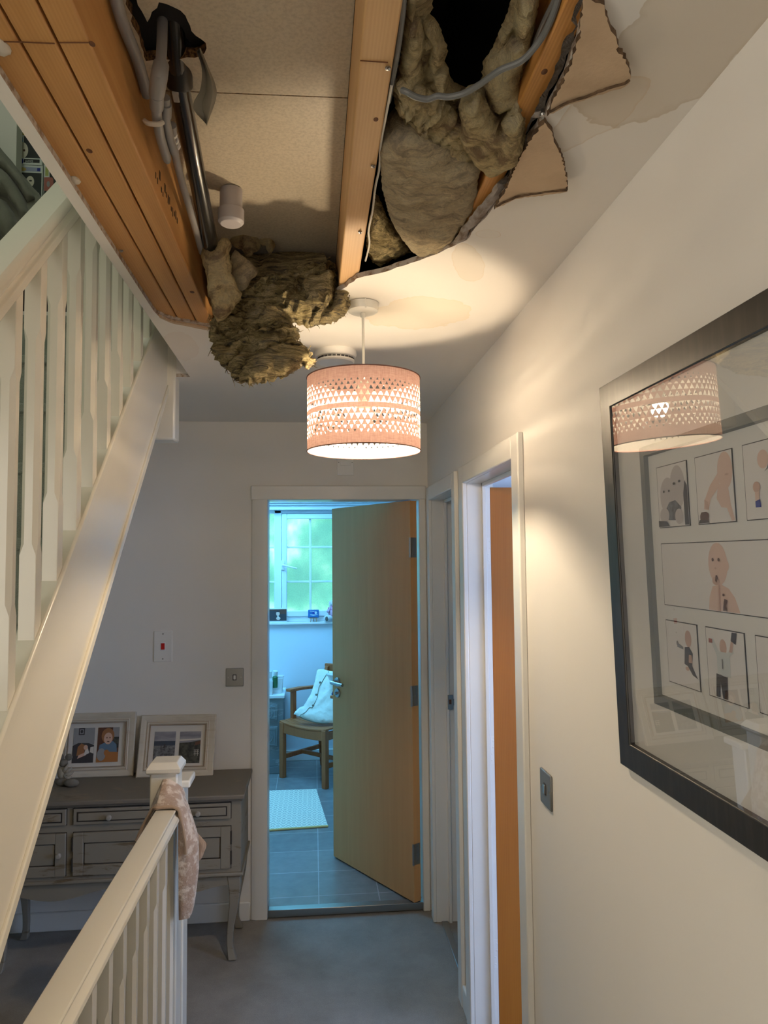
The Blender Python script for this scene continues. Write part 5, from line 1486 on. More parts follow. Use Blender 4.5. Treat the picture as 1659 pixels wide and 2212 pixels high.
def shade():
    NC = 58
    Hh = ZT - ZB
    rowsU = [(0.157, 0.190, 26), (0.201, 0.242, 38), (0.254, 0.307, 50), (0.315, 0.383, 62), (0.395, 0.473, 70)]
    rowsD = [(0.541, 0.614, 72), (0.620, 0.687, 62), (0.711, 0.763, 45), (0.766, 0.816, 40), (0.822, 0.857, 35)]
    pitch = 2 * math.pi * RS / NC
    pts, edges, tris = [], [], []
    Wd = 2 * math.pi * RS
    nb = 116
    for z in (0.0, Hh, Hh * 0.075, Hh * 0.507, Hh * 0.93):
        o = len(pts)
        pts += [(Wd * i / nb, z) for i in range(nb + 1)]
        edges += [(o + i, o + i + 1) for i in range(nb)]
    o = len(pts)
    for ri, (z0, z1, wd) in enumerate(rowsU + rowsD):
        upt = ri < 5
        stag = 0.5 if ri in (1, 3, 5, 7, 9) else 0.0
        for cidx in range(NC):
            xc = (cidx + 0.5 + stag) * pitch
            if xc > Wd - pitch * 0.49:
                continue
            hw = pitch * wd / 73 * 0.485
            a, b = Hh * (1 - z0), Hh * (1 - z1)
            tri = [(xc, a), (xc - hw, b), (xc + hw, b)] if upt else [(xc - hw, a), (xc + hw, a), (xc, b)]
            o = len(pts)
            pts += tri
            edges += [(o, o + 1), (o + 1, o + 2), (o + 2, o)]
            tris.append(tri)
    v, e, f, *_ = delaunay_2d_cdt([Vector(p) for p in pts], edges, [], 0, 1e-7)
    v = np.array([tuple(p) for p in v])
    cen = np.array([v[list(t)].mean(0) for t in f])
    keep = np.ones(len(f), bool)
    T = np.array(tris)
    for tri in T:
        mn, mx = tri.min(0), tri.max(0)
        c = np.nonzero((cen[:, 0] >= mn[0]) & (cen[:, 0] <= mx[0]) & (cen[:, 1] >= mn[1]) & (cen[:, 1] <= mx[1]) & keep)[0]
        if len(c):
            keep[c[inpoly(cen[c], tri)]] = False
    m = M()
    ang = v[:, 0] / RS + math.pi / 2
    m.v = [(LX + RS * math.cos(a), LY + RS * math.sin(a), ZB + z) for a, z in zip(ang, v[:, 1])]
    m.f = [tuple(t) for t, k in zip(f, keep) if k]
    m.mi = [0] * len(m.f)
    ob = m.build('lamp_shade', 'shade_fabric', lamp, smooth=0, fix=False)
    me = ob.data
    bm = bmesh.new(); bm.from_mesh(me)
    bmesh.ops.remove_doubles(bm, verts=bm.verts, dist=1e-5)
    for fc in bm.faces:
        c = fc.calc_center_median(); n = fc.normal
        if n.x * (c.x - LX) + n.y * (c.y - LY) < 0:
            fc.normal_flip()
    bm.to_mesh(me); bm.free()
    for p in me.polygons:
        p.use_smooth = True
    return ob
sh = shade()
for z in (ZT, ZB):
    m = M()
    m.tube([(LX + (RS + 0.0004) * math.cos(t), LY + (RS + 0.0004) * math.sin(t), z) for t in np.linspace(0, 2 * math.pi, 73)], 0.0016, 6)
    m.build('shade_rim', 'shade_rim', sh)
m = M()
zc_ = ZT - 0.012
for k in range(3):
    a = k * 2 * math.pi / 3 + 0.5
    m.tube([(LX + 0.020 * math.cos(a), LY + 0.020 * math.sin(a), zc_), (LX + (RS - 0.002) * math.cos(a), LY + (RS - 0.002) * math.sin(a), ZT - 0.004)], 0.0014, 6)
m.tube([(LX + 0.021 * math.cos(t), LY + 0.021 * math.sin(t), zc_) for t in np.linspace(0, 2 * math.pi, 33)], 0.0016, 6)
m.build('shade_carrier', 'cord_white', lamp)
m = M(); m.lathe([(0.006, 0.06), (0.014, 0.05), (0.0165, 0.035), (0.0165, 0.0), (0.0, 0.0)], (LX, LY, 2.118), 20); m.build('bulb_holder', 'cord_white', lamp)
m = M(); m.lathe([(0.0, 0.0345), (0.0215, 0.0345), (0.0232, 0.024), (0.0215, 0.012), (0.016, 0.004), (0.008, 0.0005), (0.0, 0.0)], (LX, LY, 2.056), 20); m.build('bulb', 'bulb_glow', lamp)
m = M(); m.lathe([(0.0125, 0.062), (0.017, 0.052), (0.0225, 0.036), (0.0225, 0.0350), (0.0, 0.0350)], (LX, LY, 2.056), 20); m.build('bulb_collar', 'plastic_white', lamp)  # collar added to cut the bulb's upward light
m = M(); m.box(LX + 0.001, LX + 0.020, LY - 0.005, LY - 0.0045, 2.187, 2.199); lt = m.build('cord_tag', 'plastic_white', lamp)
m = M(); m.box(LX + 0.0115, LX + 0.0155, LY - 0.0058, LY - 0.0050, 2.1905, 2.1955); m.box(LX + 0.0125, LX + 0.0145, LY - 0.0062, LY - 0.0052, 2.1915, 2.1945, 1); m.build('tag_symbol', ['tag_orange', 'plastic_white'], lt, smooth=0)

# smoke alarm
al = thing('smoke_alarm', 'white round smoke alarm on the ceiling behind the lampshade', 'smoke alarm', (0.075, 2.42, ZC))
bpy.context.view_layer.update()
m = M(); m.lathe([(0.0, -0.040), (0.058, -0.040), (0.062, -0.036), (0.062, -0.031), (0.058, -0.030), (0.058, -0.024), (0.066, -0.022), (0.070, -0.012), (0.068, 0.0), (0.0, 0.0)], (0.075, 2.42, ZC), 44); m.build('alarm_body', 'plastic_white', al)
m = M()
for i in range(26):
    a = i * 2 * math.pi / 26
    r = 0.0595
    m.obox((0.075 + r * math.cos(a), 2.42 + r * math.sin(a), ZC - 0.0275), (-0.005 * math.sin(a), 0.005 * math.cos(a), 0), (0.0015 * math.cos(a), 0.0015 * math.sin(a), 0), (0, 0, 0.0022))
m.build('vent_slot', 'print_dark', al, smooth=0)

# ------------------------------------------------------------------ big framed print on the long wall (bottom rests nearer the wall than the top)
YF0, SZ = 1.357, 0.707
pb, pt = V(0.5665, YF0, 1.313), V(0.545, YF0, 2.02)
u = V(0, -1, 0); v = unit(pt - pb); n = np.cross(u, v); n = n if n[0] < 0 else -n
fr = thing('framed_photo_collage', 'large black framed square photo collage hung on the long wall, lamp mirrored in its glass', 'picture', (0.56, 1.0, 1.313))
bpy.context.view_layer.update()
def T(a, b, c): return pb + u * a + v * b + n * c
m = M()
w = h = SZ
pr = [(0.0, -0.020), (0.0, 0.0), (0.044, 0.0), (0.046, -0.001), (0.046, -0.012)]
m.loft([[T(i, i, c), T(w - i, i, c), T(w - i, h - i, c), T(i, h - i, c)] for i, c in pr], caps=False)
m.build('frame', 'frame_black', fr, bevel=0.0015, smooth=25)
m = M(); m.loft([[T(0.003, 0.003, c), T(w - 0.003, 0.003, c), T(w - 0.003, h - 0.003, c), T(0.003, h - 0.003, c)] for c in (-0.0195, -0.0165)]); m.build('backboard', 'mat_board', fr, smooth=0)
m = M(); i1 = 0.138
m.loft([[T(i, i, c), T(w - i, i, c), T(w - i, h - i, c), T(i, h - i, c)] for i, c in ((0.045, -0.011), (i1, -0.011))], caps=False)
mb_ = m.build('mat_board', 'mat_board', fr, smooth=0)
m = M()
m.loft([[T(i, i, c), T(w - i, i, c), T(w - i, h - i, c), T(i, h - i, c)] for i, c in ((i1 - 0.002, -0.0105), (i1 - 0.001, -0.0095), (i1 + 0.014, -0.0095), (i1 + 0.016, -0.0165))], caps=False)
m.build('inner_border', 'frame_bevel', fr, smooth=20)
# photographs: (y left edge, z bottom) measured on the board
K = lambda y: (YF0 - y) * 1.0
colx = [K(1.172), K(1.0485), K(0.925)]
s_ = 0.099
zr = lambda z: (z - 1.313) / v[2]
rowz = {0: zr(1.743), 1: zr(1.6175), 2: zr(1.4935)}
ln_ = 0.012
def frame_art(art, ax=ln_, ay=ln_):
    return [('photo_line', None), ('photo_white', (ax, ay, 1 - ax, 1 - ay))] + art
arts = {
 (0, 0): [('skin_grey', ell(0.35, 0.50, 0.26, 0.30)), ('skin_grey', ell(0.68, 0.62, 0.24, 0.34)), ('print_dark', [(0.86, 0.02), (0.985, 0.02), (0.985, 0.62), (0.92, 0.70), (0.86, 0.50)]), ('print_silver', [(0.30, 0.12), (0.70, 0.10), (0.78, 0.30), (0.60, 0.42), (0.40, 0.40), (0.28, 0.3)]), ('skin_grey', ell(0.22, 0.20, 0.16, 0.12)), ('skin_grey', ell(0.70, 0.16, 0.13, 0.12)), ('print_dark', ell(0.24, 0.58, 0.03, 0.02)), ('print_dark', ell(0.42, 0.58, 0.03, 0.02)), ('print_dark', ell(0.60, 0.68, 0.04, 0.02)), ('print_dark', ell(0.78, 0.70, 0.04, 0.02)), ('print_dark', [(0.02, 0.02), (0.40, 0.02), (0.30, 0.10), (0.02, 0.12)])],
 (0, 1): [('skin_pale', ell(0.80, 0.72, 0.19, 0.26)), ('skin_pale', [(0.98, 0.03), (0.90, 0.25), (0.86, 0.5), (0.62, 0.55), (0.55, 0.35), (0.66, 0.22), (0.80, 0.20), (0.90, 0.02)]), ('skin_pale', [(0.62, 0.70), (0.40, 0.55), (0.22, 0.34), (0.20, 0.22), (0.32, 0.20), (0.40, 0.36), (0.66, 0.52)]), ('skin_shade', [(0.24, 0.22), (0.34, 0.22), (0.32, 0.32), (0.22, 0.36)]), ('print_brown', [(0.08, 0.04), (0.32, 0.04), (0.32, 0.15), (0.26, 0.18), (0.12, 0.18), (0.08, 0.13)]), ('print_dark', [(0.03, 0.02), (0.34, 0.02), (0.30, 0.06), (0.06, 0.07)]), ('skin_shade', ell(0.86, 0.66, 0.05, 0.015))],
 (0, 2): [('skin_pale', ell(0.44, 0.76, 0.12, 0.12)), ('skin_pale', ell(0.80, 0.90, 0.10, 0.09)), ('print_silver', [(0.46, 0.60), (0.62, 0.66), (0.66, 0.80), (0.60, 0.78), (0.52, 0.64)]), ('skin_shade', ell(0.74, 0.46, 0.16, 0.14)), ('print_dark', [(0.62, 0.30), (0.84, 0.18), (0.92, 0.32), (0.76, 0.40)]), ('skin_shade', ell(0.28, 0.42, 0.08, 0.07)), ('skin_pale', [(0.24, 0.36), (0.34, 0.36), (0.32, 0.22), (0.24, 0.22)]), ('print_royal', [(0.24, 0.16), (0.36, 0.16), (0.34, 0.26), (0.24, 0.24)]), ('print_royal', [(0.50, 0.05), (0.58, 0.04), (0.66, 0.18), (0.58, 0.16)])],
 (2, 0): [('skin_shade', ell(0.72, 0.76, 0.10, 0.13)), ('print_dark', [(0.56, 0.36), (0.60, 0.62), (0.74, 0.64), (0.84, 0.55), (0.80, 0.36), (0.90, 0.24), (0.96, 0.18), (0.80, 0.22), (0.66, 0.34)]), ('skin_shade', [(0.70, 0.40), (0.82, 0.40), (0.80, 0.52), (0.72, 0.52)]), ('print_grey', [(0.36, 0.60), (0.56, 0.58), (0.56, 0.62), (0.40, 0.66)]), ('print_grey', ell(0.38, 0.66, 0.03, 0.04)), ('skin_shade', ell(0.66, 0.30, 0.06, 0.03))],
 (2, 1): [('skin_shade', ell(0.46, 0.75, 0.09, 0.11)), ('carton_white', [(0.28, 0.36), (0.62, 0.34), (0.62, 0.64), (0.54, 0.68), (0.36, 0.68), (0.28, 0.62)]), ('carton_white', [(0.28, 0.62), (0.14, 0.80), (0.20, 0.86), (0.36, 0.66)]), ('carton_white', [(0.60, 0.62), (0.56, 0.68), (0.70, 0.76), (0.74, 0.70)]), ('skin_shade', [(0.62, 0.70), (0.70, 0.90), (0.76, 0.88), (0.70, 0.70)]), ('print_dark', [(0.68, 0.86), (0.80, 0.82), (0.84, 0.98), (0.72, 0.98)]), ('carton_red', [(0.10, 0.78), (0.20, 0.78), (0.20, 0.84), (0.10, 0.84)]), ('print_dark', [(0.22, 0.03), (0.32, 0.03), (0.36, 0.26), (0.40, 0.03), (0.52, 0.03), (0.54, 0.34), (0.26, 0.36)])],
 (2, 2): [('print_silver', ell(0.72, 0.70, 0.22, 0.28)), ('print_dark', [(0.52, 0.30), (0.70, 0.20), (0.98, 0.24), (0.98, 0.62), (0.64, 0.64)]), ('print_dark', [(0.60, 0.02), (0.98, 0.02), (0.98, 0.14), (0.64, 0.14)]), ('skin_grey', ell(0.82, 0.66, 0.12, 0.16))]}
for (r, c), art in arts.items():
    ob = print_sheet('photo', fr, T(colx[c], rowz[r], -0.0150), u, v, n, s_, 0.1005, frame_art(art))
    if (r, c) == (2, 1):
        text_mesh('shirt_number', '1', 0.020, T(colx[c] + 0.0445, rowz[r] + 0.051, -0.0126), u, v, n, 'print_dark', ob)
pw = colx[2] + s_ - colx[0]
print_sheet('photo', fr, T(colx[0], rowz[1], -0.0150), u, v, n, pw, 0.1005, frame_art(
    [('skin_pale', [(0.40, 0.02), (0.41, 0.20), (0.44, 0.36), (0.50, 0.40), (0.56, 0.34), (0.60, 0.22), (0.63, 0.02)]), ('skin_pale', ell(0.49, 0.68, 0.072, 0.30)), ('skin_pale', ell(0.56, 0.66, 0.012, 0.07)), ('skin_shade', ell(0.47, 0.44, 0.028, 0.06)), ('print_brown', ell(0.456, 0.74, 0.008, 0.025)), ('print_brown', ell(0.502, 0.74, 0.008, 0.025)), ('skin_shade', ell(0.475, 0.62, 0.008, 0.015)), ('print_brown', [(0.468, 0.44), (0.474, 0.52), (0.486, 0.52), (0.490, 0.44), (0.484, 0.48), (0.478, 0.42)]), ('skin_shade', [(0.475, 0.02), (0.485, 0.30), (0.492, 0.40), (0.498, 0.38), (0.492, 0.02)]), ('print_brown', [(0.515, 0.03), (0.545, 0.03), (0.540, 0.10), (0.552, 0.18), (0.530, 0.20), (0.522, 0.14)]), ('print_brown', ell(0.526, 0.25, 0.008, 0.02))], 0.004, 0.012))
m = M(); i = 0.042
m.loft([[T(i, i, c), T(w - i, i, c), T(w - i, h - i, c), T(i, h - i, c)] for c in (-0.0042, -0.0025)]); m.build('glass', 'picture_glass', fr, smooth=0)

# ------------------------------------------------------------------ bathroom contents
# rug
m = M()
rg = [(-0.95, 5.567), (0.013, 5.568), (0.083, 4.816), (-0.95, 4.74)]
m.prism([(x, y, 0.001) for x, y in rg], (0, 0, 0.009))
t = thing('bath_rug', 'cream and grey diamond pattern rug on the bathroom tiles', 'rug', (-0.45, 5.2, 0.0))
bpy.context.view_layer.update()
m.build('rug_pile', 'rug_weave', t)
m = M(); m.tube([(-0.95, 4.735, 0.007), (0.085, 4.810, 0.007)], 0.007, 8); m.build('rug_border', 'rug_border', t)

# armchair: feet measured on the floor
ch = thing('carver_chair', 'wooden slatted carver chair with open arms on the bathroom tiles', 'chair', (0.062, 5.905, 0.0), rotz=-math.radians(44.7))
def part(mb, name, material, bevel=0.004, smooth=35):
    return lp(mb.build(name, material, None, bevel=bevel, smooth=smooth), ch)
WX, WY = 0.228, 0.205     # half spacing
SH = 0.435
for sx in (-1, 1):
    m = M(); m.loft([[(sx * WX + a * 0.020, -WY + b * 0.020, z) for a, b in ((-1, -1), (1, -1), (1, 1), (-1, 1))] for z in (0.0, SH - 0.012)]); part(m, 'leg', 'chair_wood')
    m = M(); m.loft([[(sx * (WX - 0.01) + a * 0.018, WY + dy + b * 0.018, z) for a, b in ((-1, -1), (1, -1), (1, 1), (-1, 1))] for z, dy in ((0.0, 0.03), (0.2, 0.01), (0.43, 0.0), (0.60, 0.03), (0.80, 0.09))]); part(m, 'leg', 'chair_wood')
    m = M(); m.loft([[(sx * (WX + 0.012) + a * 0.016, -0.08 + b * 0.020, z) for a, b in ((-1, -1), (1, -1), (1, 1), (-1, 1))] for z in (0.36, 0.645)]); part(m, 'arm_post', 'chair_wood')
    m = M(); m.loft([[(sx * (WX + 0.012) + a * 0.027, y, z + b * 0.011) for a, b in ((-1, -1), (1, -1), (1, 1), (-1, 1))] for y, z in ((-0.135, 0.655), (0.0, 0.655), (0.15, 0.645), (0.235, 0.64))]); part(m, 'arm', 'chair_wood')
    m = M(); m.box(sx * WX - 0.010, sx * WX + 0.010, -WY, WY, 0.14, 0.175); part(m, 'stretcher', 'chair_wood')
    m = M(); m.box(sx * WX - 0.011, sx * WX + 0.011, -WY, WY, 0.345, 0.405); part(m, 'seat_rail', 'chair_wood')
def dip(x): return -0.020 * (1 - (x / (WX + 0.02)) ** 2)
m = M()
xs = np.linspace(-WX, WX, 13)
m.loft([[(x, y, SH - 0.014 + dip(x)) for x in xs] + [(x, y, 0.345 + dip(x) * 0.5) for x in xs[::-1]] for y in (-WY - 0.012, -WY + 0.012)]); part(m, 'seat_rail', 'chair_wood')
m = M(); m.box(-WX, WX, -0.012, 0.012, 0.145, 0.175); part(m, 'stretcher', 'chair_wood')
for i in range(8):
    y = -WY - 0.015 + i * 0.053
    m = M()
    xs = np.linspace(-WX - 0.022, WX + 0.022, 13)
    m.loft([[(x, yy, SH - 0.014 + dip(x)) for x in xs] + [(x, yy, SH + dip(x)) for x in xs[::-1]] for yy in (y, y + 0.046)])
    part(m, 'seat_slat', 'chair_wood', 0.003)
m = M()
xs = np.linspace(-WX - 0.02, WX + 0.02, 13)
m.loft([[(x, 0.285 + 0.03 * (1 - (x / 0.25) ** 2) * 1 + d, 0.735 + zz) for x in xs for d in (0,)] + [(x, 0.305 + 0.03 * (1 - (x / 0.25) ** 2) + d, 0.735 + zz) for x in xs[::-1] for d in (0,)] for zz in (0.0, 0.085)]); part(m, 'crest_rail', 'chair_wood', 0.006)

# cream garment over the chair
gm = thing('cream_garment', 'cream buttoned cotton garment lying over the slatted chair', 'garment', (0.05, 5.9, 0.45))
bpy.context.view_layer.update()
s7 = 7.375
p0g, ng = V(0.08, 5.74, 0.445), unit(V(-0.30, -0.93, 0.62))
exg = unit(V(0.95, -0.31, 0)); exg = unit(exg - ng * (exg @ ng)); eyg = np.cross(ng, exg)
gp = []
for x, y in ((925, 185), (1010, 185), (1080, 205), (1180, 225), (1300, 235), (1330, 600), (1320, 1010), (1200, 1040), (1105, 1045), (1000, 1045), (900, 1030), (780, 1000), (690, 965), (640, 935), (600, 920), (548, 905), (575, 860), (640, 800), (705, 775), (760, 690), (820, 590), (850, 500), (880, 400), (905, 290)):
    q = PP(560 + x / s7, 1420 + y / s7, p0g, ng) - p0g
    gp.append((q @ exg, q @ eyg))
m = M(); pillow(m, gp, p0g, exg, eyg, ng, 0.022, 0.018, 0.05, 0.013, amp=0.010, freq=12, seed=3.1, rag=0.001, ridge=0.006, rdir=(0.35, 0.94), rfreq=18)
m.build('garment_body', 'cream_cotton', gm, smooth=70)
m = M()
m.tube([PP(560 + x / s7, 1420 + y / s7, p0g + ng * 0.024, ng) for x, y in ((1110, 225), (1060, 290), (1000, 390), (950, 480), (935, 560), (920, 650), (880, 730), (840, 800), (800, 800), (740, 870), (650, 925))], 0.0022, 6, smooth=4)
m.build('placket_edge', 'cotton_edge', gm)
for x, y in ((970, 398), (908, 595), (858, 765)):
    m = M(); m.lathe([(0, 0.004), (0.008, 0.003), (0.009, 0)], PP(560 + x / s7, 1420 + y / s7, p0g + ng * 0.024, ng), 14, ax=ng); m.build('button', 'button', gm)
m = M(); m.tube([PP(560 + x / s7, 1420 + y / s7, p0g + ng * 0.008, ng) for x, y in ((640, 938), (690, 970), (780, 1005), (900, 1035), (1000, 1049), (1105, 1049))], 0.004, 6, smooth=4); m.build('garment_hem', 'cotton_edge', gm)
# basin and navy cloth on the chair
bc = PP(560 + 1290 / s7, 1420 + 285 / s7, p0g + ng * 0.10, ng)
m = M(); m.lathe([(0.0, -0.055), (0.05, -0.055), (0.085, -0.03), (0.105, 0.012), (0.109, 0.014), (0.106, 0.010), (0.083, -0.027), (0.048, -0.049), (0.0, -0.050)], bc, 32)
tag(m.build('washing_bowl', 'basin_white', smooth=50), 'round white plastic bowl balanced on the garment behind the door handle', 'bowl')
m = M()
cb = [PP(560 + x / s7, 1420 + y / s7, p0g + ng * 0.05, ng) - p0g for x, y in ((1200, 470), (1330, 480), (1350, 760), (1180, 760), (1185, 660), (1150, 580))]
pillow(m, [(q @ exg, q @ eyg) for q in cb], p0g + ng * 0.05, exg, eyg, ng, 0.02, 0.015, 0.03, 0.013, amp=0.012, freq=22, seed=6.2, rag=0.002)
tag(m.build('navy_cloth', 'navy_cloth', smooth=70), 'crumpled navy cloth on the cream garment behind the chair arm', 'cloth')

# bin
bn = thing('waste_bin', 'cream lidless bin with wire handle standing half behind the bathroom door', 'bin', (0.288, 5.64, 0.0))
bpy.context.view_layer.update()
bx, by = 0.288, 5.64
m = M(); m.lathe([(0.0, 0.0), (0.095, 0.0), (0.100, 0.01), (0.118, 0.285), (0.124, 0.292), (0.124, 0.300), (0.116, 0.300), (0.098, 0.012), (0.0, 0.010)], (bx, by, 0.0), 36); m.build('bin_body', 'bin_cream', bn)
m = M(); m.tube([(bx - 0.117, by, 0.27), (bx - 0.126, by - 0.03, 0.23), (bx - 0.118, by - 0.05, 0.20), (bx - 0.104, by - 0.06, 0.21)], 0.0025, 6, smooth=4); m.build('bin_handle', 'steel', bn)

# carved chest
cs = thing('carved_chest', 'carved blue-grey chest of drawers beyond the bathroom door jamb', 'chest', (-0.55, 6.2, 0.0))
bpy.context.view_layer.update()
a_, b_ = P(613, 1501, y=6.0), P(611, 1640, y=6.0)
CX1 = P(612, 1520, y=6.02)[0]; CZ = P(590, 1502, y=6.02)[2]
CY0 = 6.02
m = M(); m.box(-0.80, CX1, CY0, 6.37, 0.0, 0.06); m.build('plinth', 'chest_blue', cs, bevel=0.004)
m = M(); m.box(-0.80, CX1, CY0, 6.37, 0.06, CZ - 0.025); m.build('carcass', 'chest_blue', cs, bevel=0.004)
m = M(); m.box(-0.81, CX1 + 0.01, CY0 - 0.012, 6.37, CZ - 0.025, CZ); m.build('top', 'planter_white', cs, bevel=0.004)
zs = [P(590, 1522, y=CY0)[2], P(590, 1556, y=CY0)[2], P(590, 1569, y=CY0)[2], P(590, 1612, y=CY0)[2]]
dxr = P(600, 1540, y=CY0)[0]
for (zt_, zb_) in ((zs[0], zs[1]), (zs[2], zs[3])):
    for xr_ in (dxr, dxr - 0.19):
        m = M()
        m.box(xr_ - 0.165, xr_, CY0 - 0.014, CY0 + 0.001, zb_, zt_)
        dd = m.build('drawer', 'chest_blue', cs, bevel=0.004)
        m = M()
        cxm, czm = xr_ - 0.0825, (zt_ + zb_) / 2
        hh = (zt_ - zb_) / 2 - 0.018
        m.tube([(cxm + sx * 0.062, CY0 - 0.014, czm + sz * hh) for sx, sz in ((-1, -1), (1, -1), (1, 1), (-1, 1), (-1, -1))], 0.005, 6)
        for rr in (0.045, 0.026):
            m.tube([(cxm + rr * math.cos(t), CY0 - 0.015, czm + rr * math.sin(t)) for t in np.linspace(0, 2 * math.pi, 21)], 0.005, 6)
        for k in range(6):
            q = k * math.pi / 3
            m.tube([(cxm + 0.005 * math.cos(q), CY0 - 0.017, czm + 0.005 * math.sin(q)), (cxm + 0.024 * math.cos(q + 0.4), CY0 - 0.016, czm + 0.024 * math.sin(q + 0.4))], [0.006, 0.002], 6)
        m.build('carved_rosette', 'chest_blue', dd)
# planters with rolled towels
def planter(label, px, py_base, wpx, hpx, y):
    c = P(px, py_base, y=y); k = y / FPX * 1.0
    w_, h_ = wpx * k / 2, hpx * k
    t = thing('planter_pot', label, 'pot', (c[0], y, CZ))
    bpy.context.view_layer.update()
    m = M()
    sq_ = lambda s, z: [(c[0] + a * w_ * s, y + b * w_ * s, z) for a, b in ((-1, -1), (1, -1), (1, 1), (-1, 1))]
    m.loft([sq_(0.9, CZ), sq_(1.0, CZ + h_), sq_(0.93, CZ + h_), sq_(0.84, CZ + 0.01)])
    m.build('pot', 'planter_white', t, bevel=0.005)
    return t, c, w_, h_
t, c, w_, h_ = planter('white square pot with white rolls and green bottle on the chest', 594, 1494, 34, 31, 6.16)
zt_ = CZ + h_
def loose(name, label, cat, build, material):
    m = M(); build(m)
    return tag(m.build(name, material), label, cat)
loose('white_roll', 'white rolled flannel leaning up in the pot on the chest', 'towel', lambda m: m.tube([(c[0] - 0.005, 6.14, zt_ - 0.05), (c[0] + 0.006, 6.13, zt_ + 0.055)], 0.021, 16), 'planter_white')
loose('green_bottle', 'small dark green bottle lying in the pot on the chest', 'bottle', lambda m: m.lathe([(0.0, -0.07), (0.02, -0.07), (0.022, -0.03), (0.022, 0.012), (0.014, 0.022), (0.0, 0.024)], (c[0] + 0.004, 6.10, zt_ - 0.002), 16), 'plant_green')
loose('white_roll', 'second white roll behind the green bottle, against the jamb', 'towel', lambda m: m.tube([(c[0] - 0.055, 6.17, zt_ - 0.06), (c[0] - 0.048, 6.17, zt_ + 0.048)], 0.024, 16), 'planter_white')
loose('soap_lid', 'flat white lid on the rim of the pot on the chest', 'lid', lambda m: m.lathe([(0.0, 0.012), (0.030, 0.010), (0.033, 0.0), (0.0, 0.0)], (c[0] + 0.042, 6.17, zt_ + 0.001), 20), 'planter_white')
t2, c2, w2, h2 = planter('smaller white square pot in front of the towel pot, by the jamb', 580, 1499, 18, 28, 6.06)

# window sill things
ZS = 1.1575
t = thing('sill_photo', 'small framed portrait photo in dark tones on the bathroom sill', 'photo frame', (kx(-0.305), yw, ZS))
bpy.context.view_layer.update()
m = M(); m.box(-0.385, -0.228, yw - 0.012, yw, ZS, ZS + 0.120); m.build('frame', 'plastic_frame', t, bevel=0.002)
print_sheet('photo', t, (-0.382, yw - 0.0135, ZS + 0.012), (1, 0, 0), (0, 0, 1), (0, -1, 0), 0.151, 0.098, [('print_brown', None), ('print_dark', (0, 0, 1, 0.6)), ('print_dark', (0, 0.6, 0.4, 0.9)), ('print_dark', [(0.28, 0.0), (0.74, 0.0), (0.66, 0.42), (0.52, 0.5), (0.38, 0.42)]), ('skin_pale', ell(0.52, 0.62, 0.10, 0.20)), ('print_dark', ell(0.53, 0.84, 0.11, 0.09)), ('skin_pale', ell(0.54, 0.22, 0.12, 0.13)), ('photo_white', [(0.46, 0.4), (0.58, 0.4), (0.55, 0.26)])])
t = thing('mini_easel', 'tiny wooden easel holding a blue sea painting on the sill', 'easel', (kx(-0.003), yw - 0.01, ZS))
bpy.context.view_layer.update()
ex_ = kx(-0.003)
m = M()
for dx in (-0.026, 0.026):
    m.tube([(ex_ + dx, yw - 0.028, ZS), (ex_ + dx * 0.75, yw - 0.008, ZS + 0.045)], 0.0028, 6)
m.tube([(ex_, yw + 0.02, ZS), (ex_, yw - 0.004, ZS + 0.05)], 0.0028, 6); m.box(ex_ - 0.034, ex_ + 0.034, yw - 0.022, yw - 0.012, ZS + 0.028, ZS + 0.034)
m.build('easel_frame', 'easel_wood', t)
m = M(); m.box(ex_ - 0.046, ex_ + 0.046, yw - 0.018, yw - 0.010, ZS + 0.034, ZS + 0.102); cv = m.build('canvas', 'mini_blue', t, bevel=0.003)
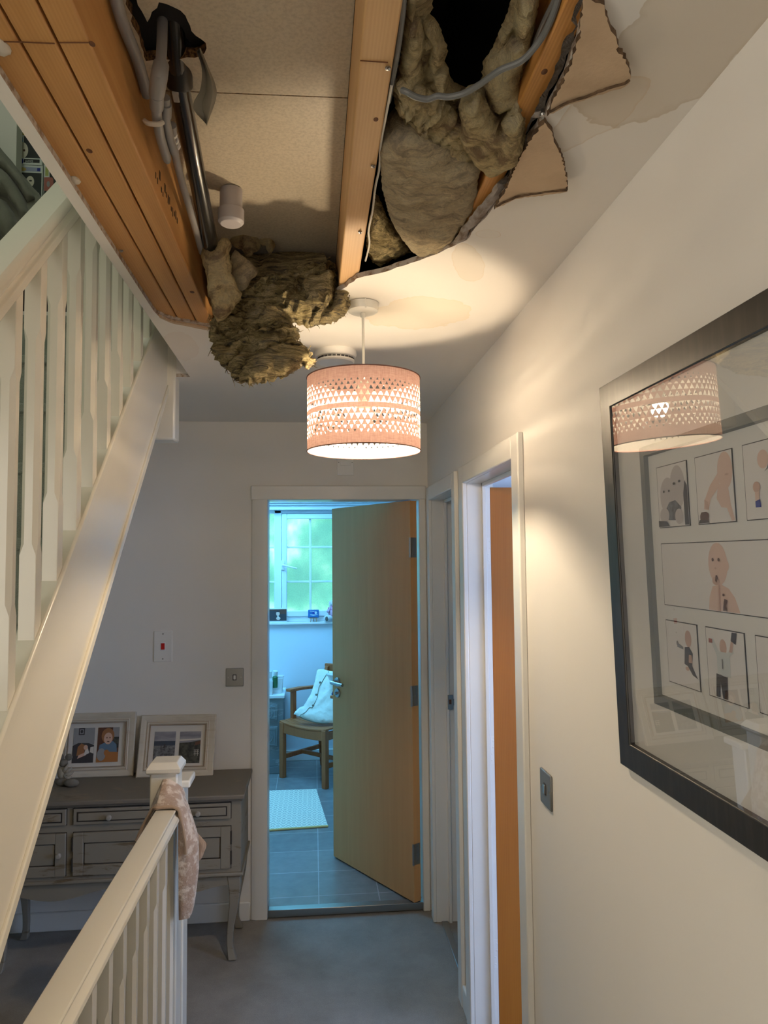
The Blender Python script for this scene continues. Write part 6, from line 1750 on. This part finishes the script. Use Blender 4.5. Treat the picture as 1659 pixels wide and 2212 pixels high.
print_sheet('painting', cv, (ex_ - 0.040, yw - 0.0192, ZS + 0.040), (1, 0, 0), (0, 0, 1), (0, -1, 0), 0.080, 0.056, [('mini_blue', None), ('mini_foam', [(0.1, 0.3), (0.5, 0.22), (0.9, 0.3), (0.94, 0.4), (0.6, 0.36), (0.2, 0.4)]), ('mini_foam', ell(0.74, 0.66, 0.14, 0.2)), ('print_royal', ell(0.5, 0.62, 0.14, 0.12)), ('mini_foam', [(0.1, 0.86), (0.6, 0.8), (0.6, 0.88), (0.1, 0.94)])])
pl = thing('plush_toy', 'white plush toy in a pink flowered dress sitting on the sill', 'soft toy', (0.185, yw, ZS))
bpy.context.view_layer.update()
tx, ty = 0.174, yw - 0.005
m = M(); m.sphere((tx, ty, ZS + 0.075), (0.052, 0.045, 0.065), 20); m.build('body', 'plush_pink', pl)
m = M(); m.sphere((tx + 0.010, ty - 0.01, ZS + 0.160), (0.038, 0.040, 0.040), 20); m.sphere((tx + 0.014, ty - 0.045, ZS + 0.150), (0.022, 0.022, 0.018), 14); hd = m.build('head', 'plush_white', pl)
m = M(); m.sphere((tx + 0.004, ty - 0.046, ZS + 0.172), 0.0035, 10); m.build('eye', 'black', hd)
for sx in (-1, 1):
    m = M(); m.sphere((tx + 0.010 + sx * 0.042, ty, ZS + 0.150), (0.014, 0.010, 0.028), 14); m.build('ear', 'plush_white', pl)
    m = M(); m.tube([(tx + sx * 0.03, ty - 0.01, ZS + 0.035), (tx + sx * 0.045 - 0.02, ty - 0.035, ZS + 0.025)], [0.026, 0.024], 14); m.sphere((tx + sx * 0.045 - 0.02, ty - 0.036, ZS + 0.027), (0.026, 0.016, 0.030), 14); lg = m.build('leg', 'plush_white', pl)
    m = M(); m.sphere((tx + sx * 0.045 - 0.02, ty - 0.049, ZS + 0.026), (0.015, 0.005, 0.020), 12); m.build('sole', 'plush_brown', lg)
    m = M(); m.tube([(tx + sx * 0.035, ty - 0.01, ZS + 0.115), (tx + sx * 0.055, ty - 0.03, ZS + 0.08)], [0.016, 0.014], 12); m.build('arm', 'plush_pink', pl)

bpy.context.view_layer.update()
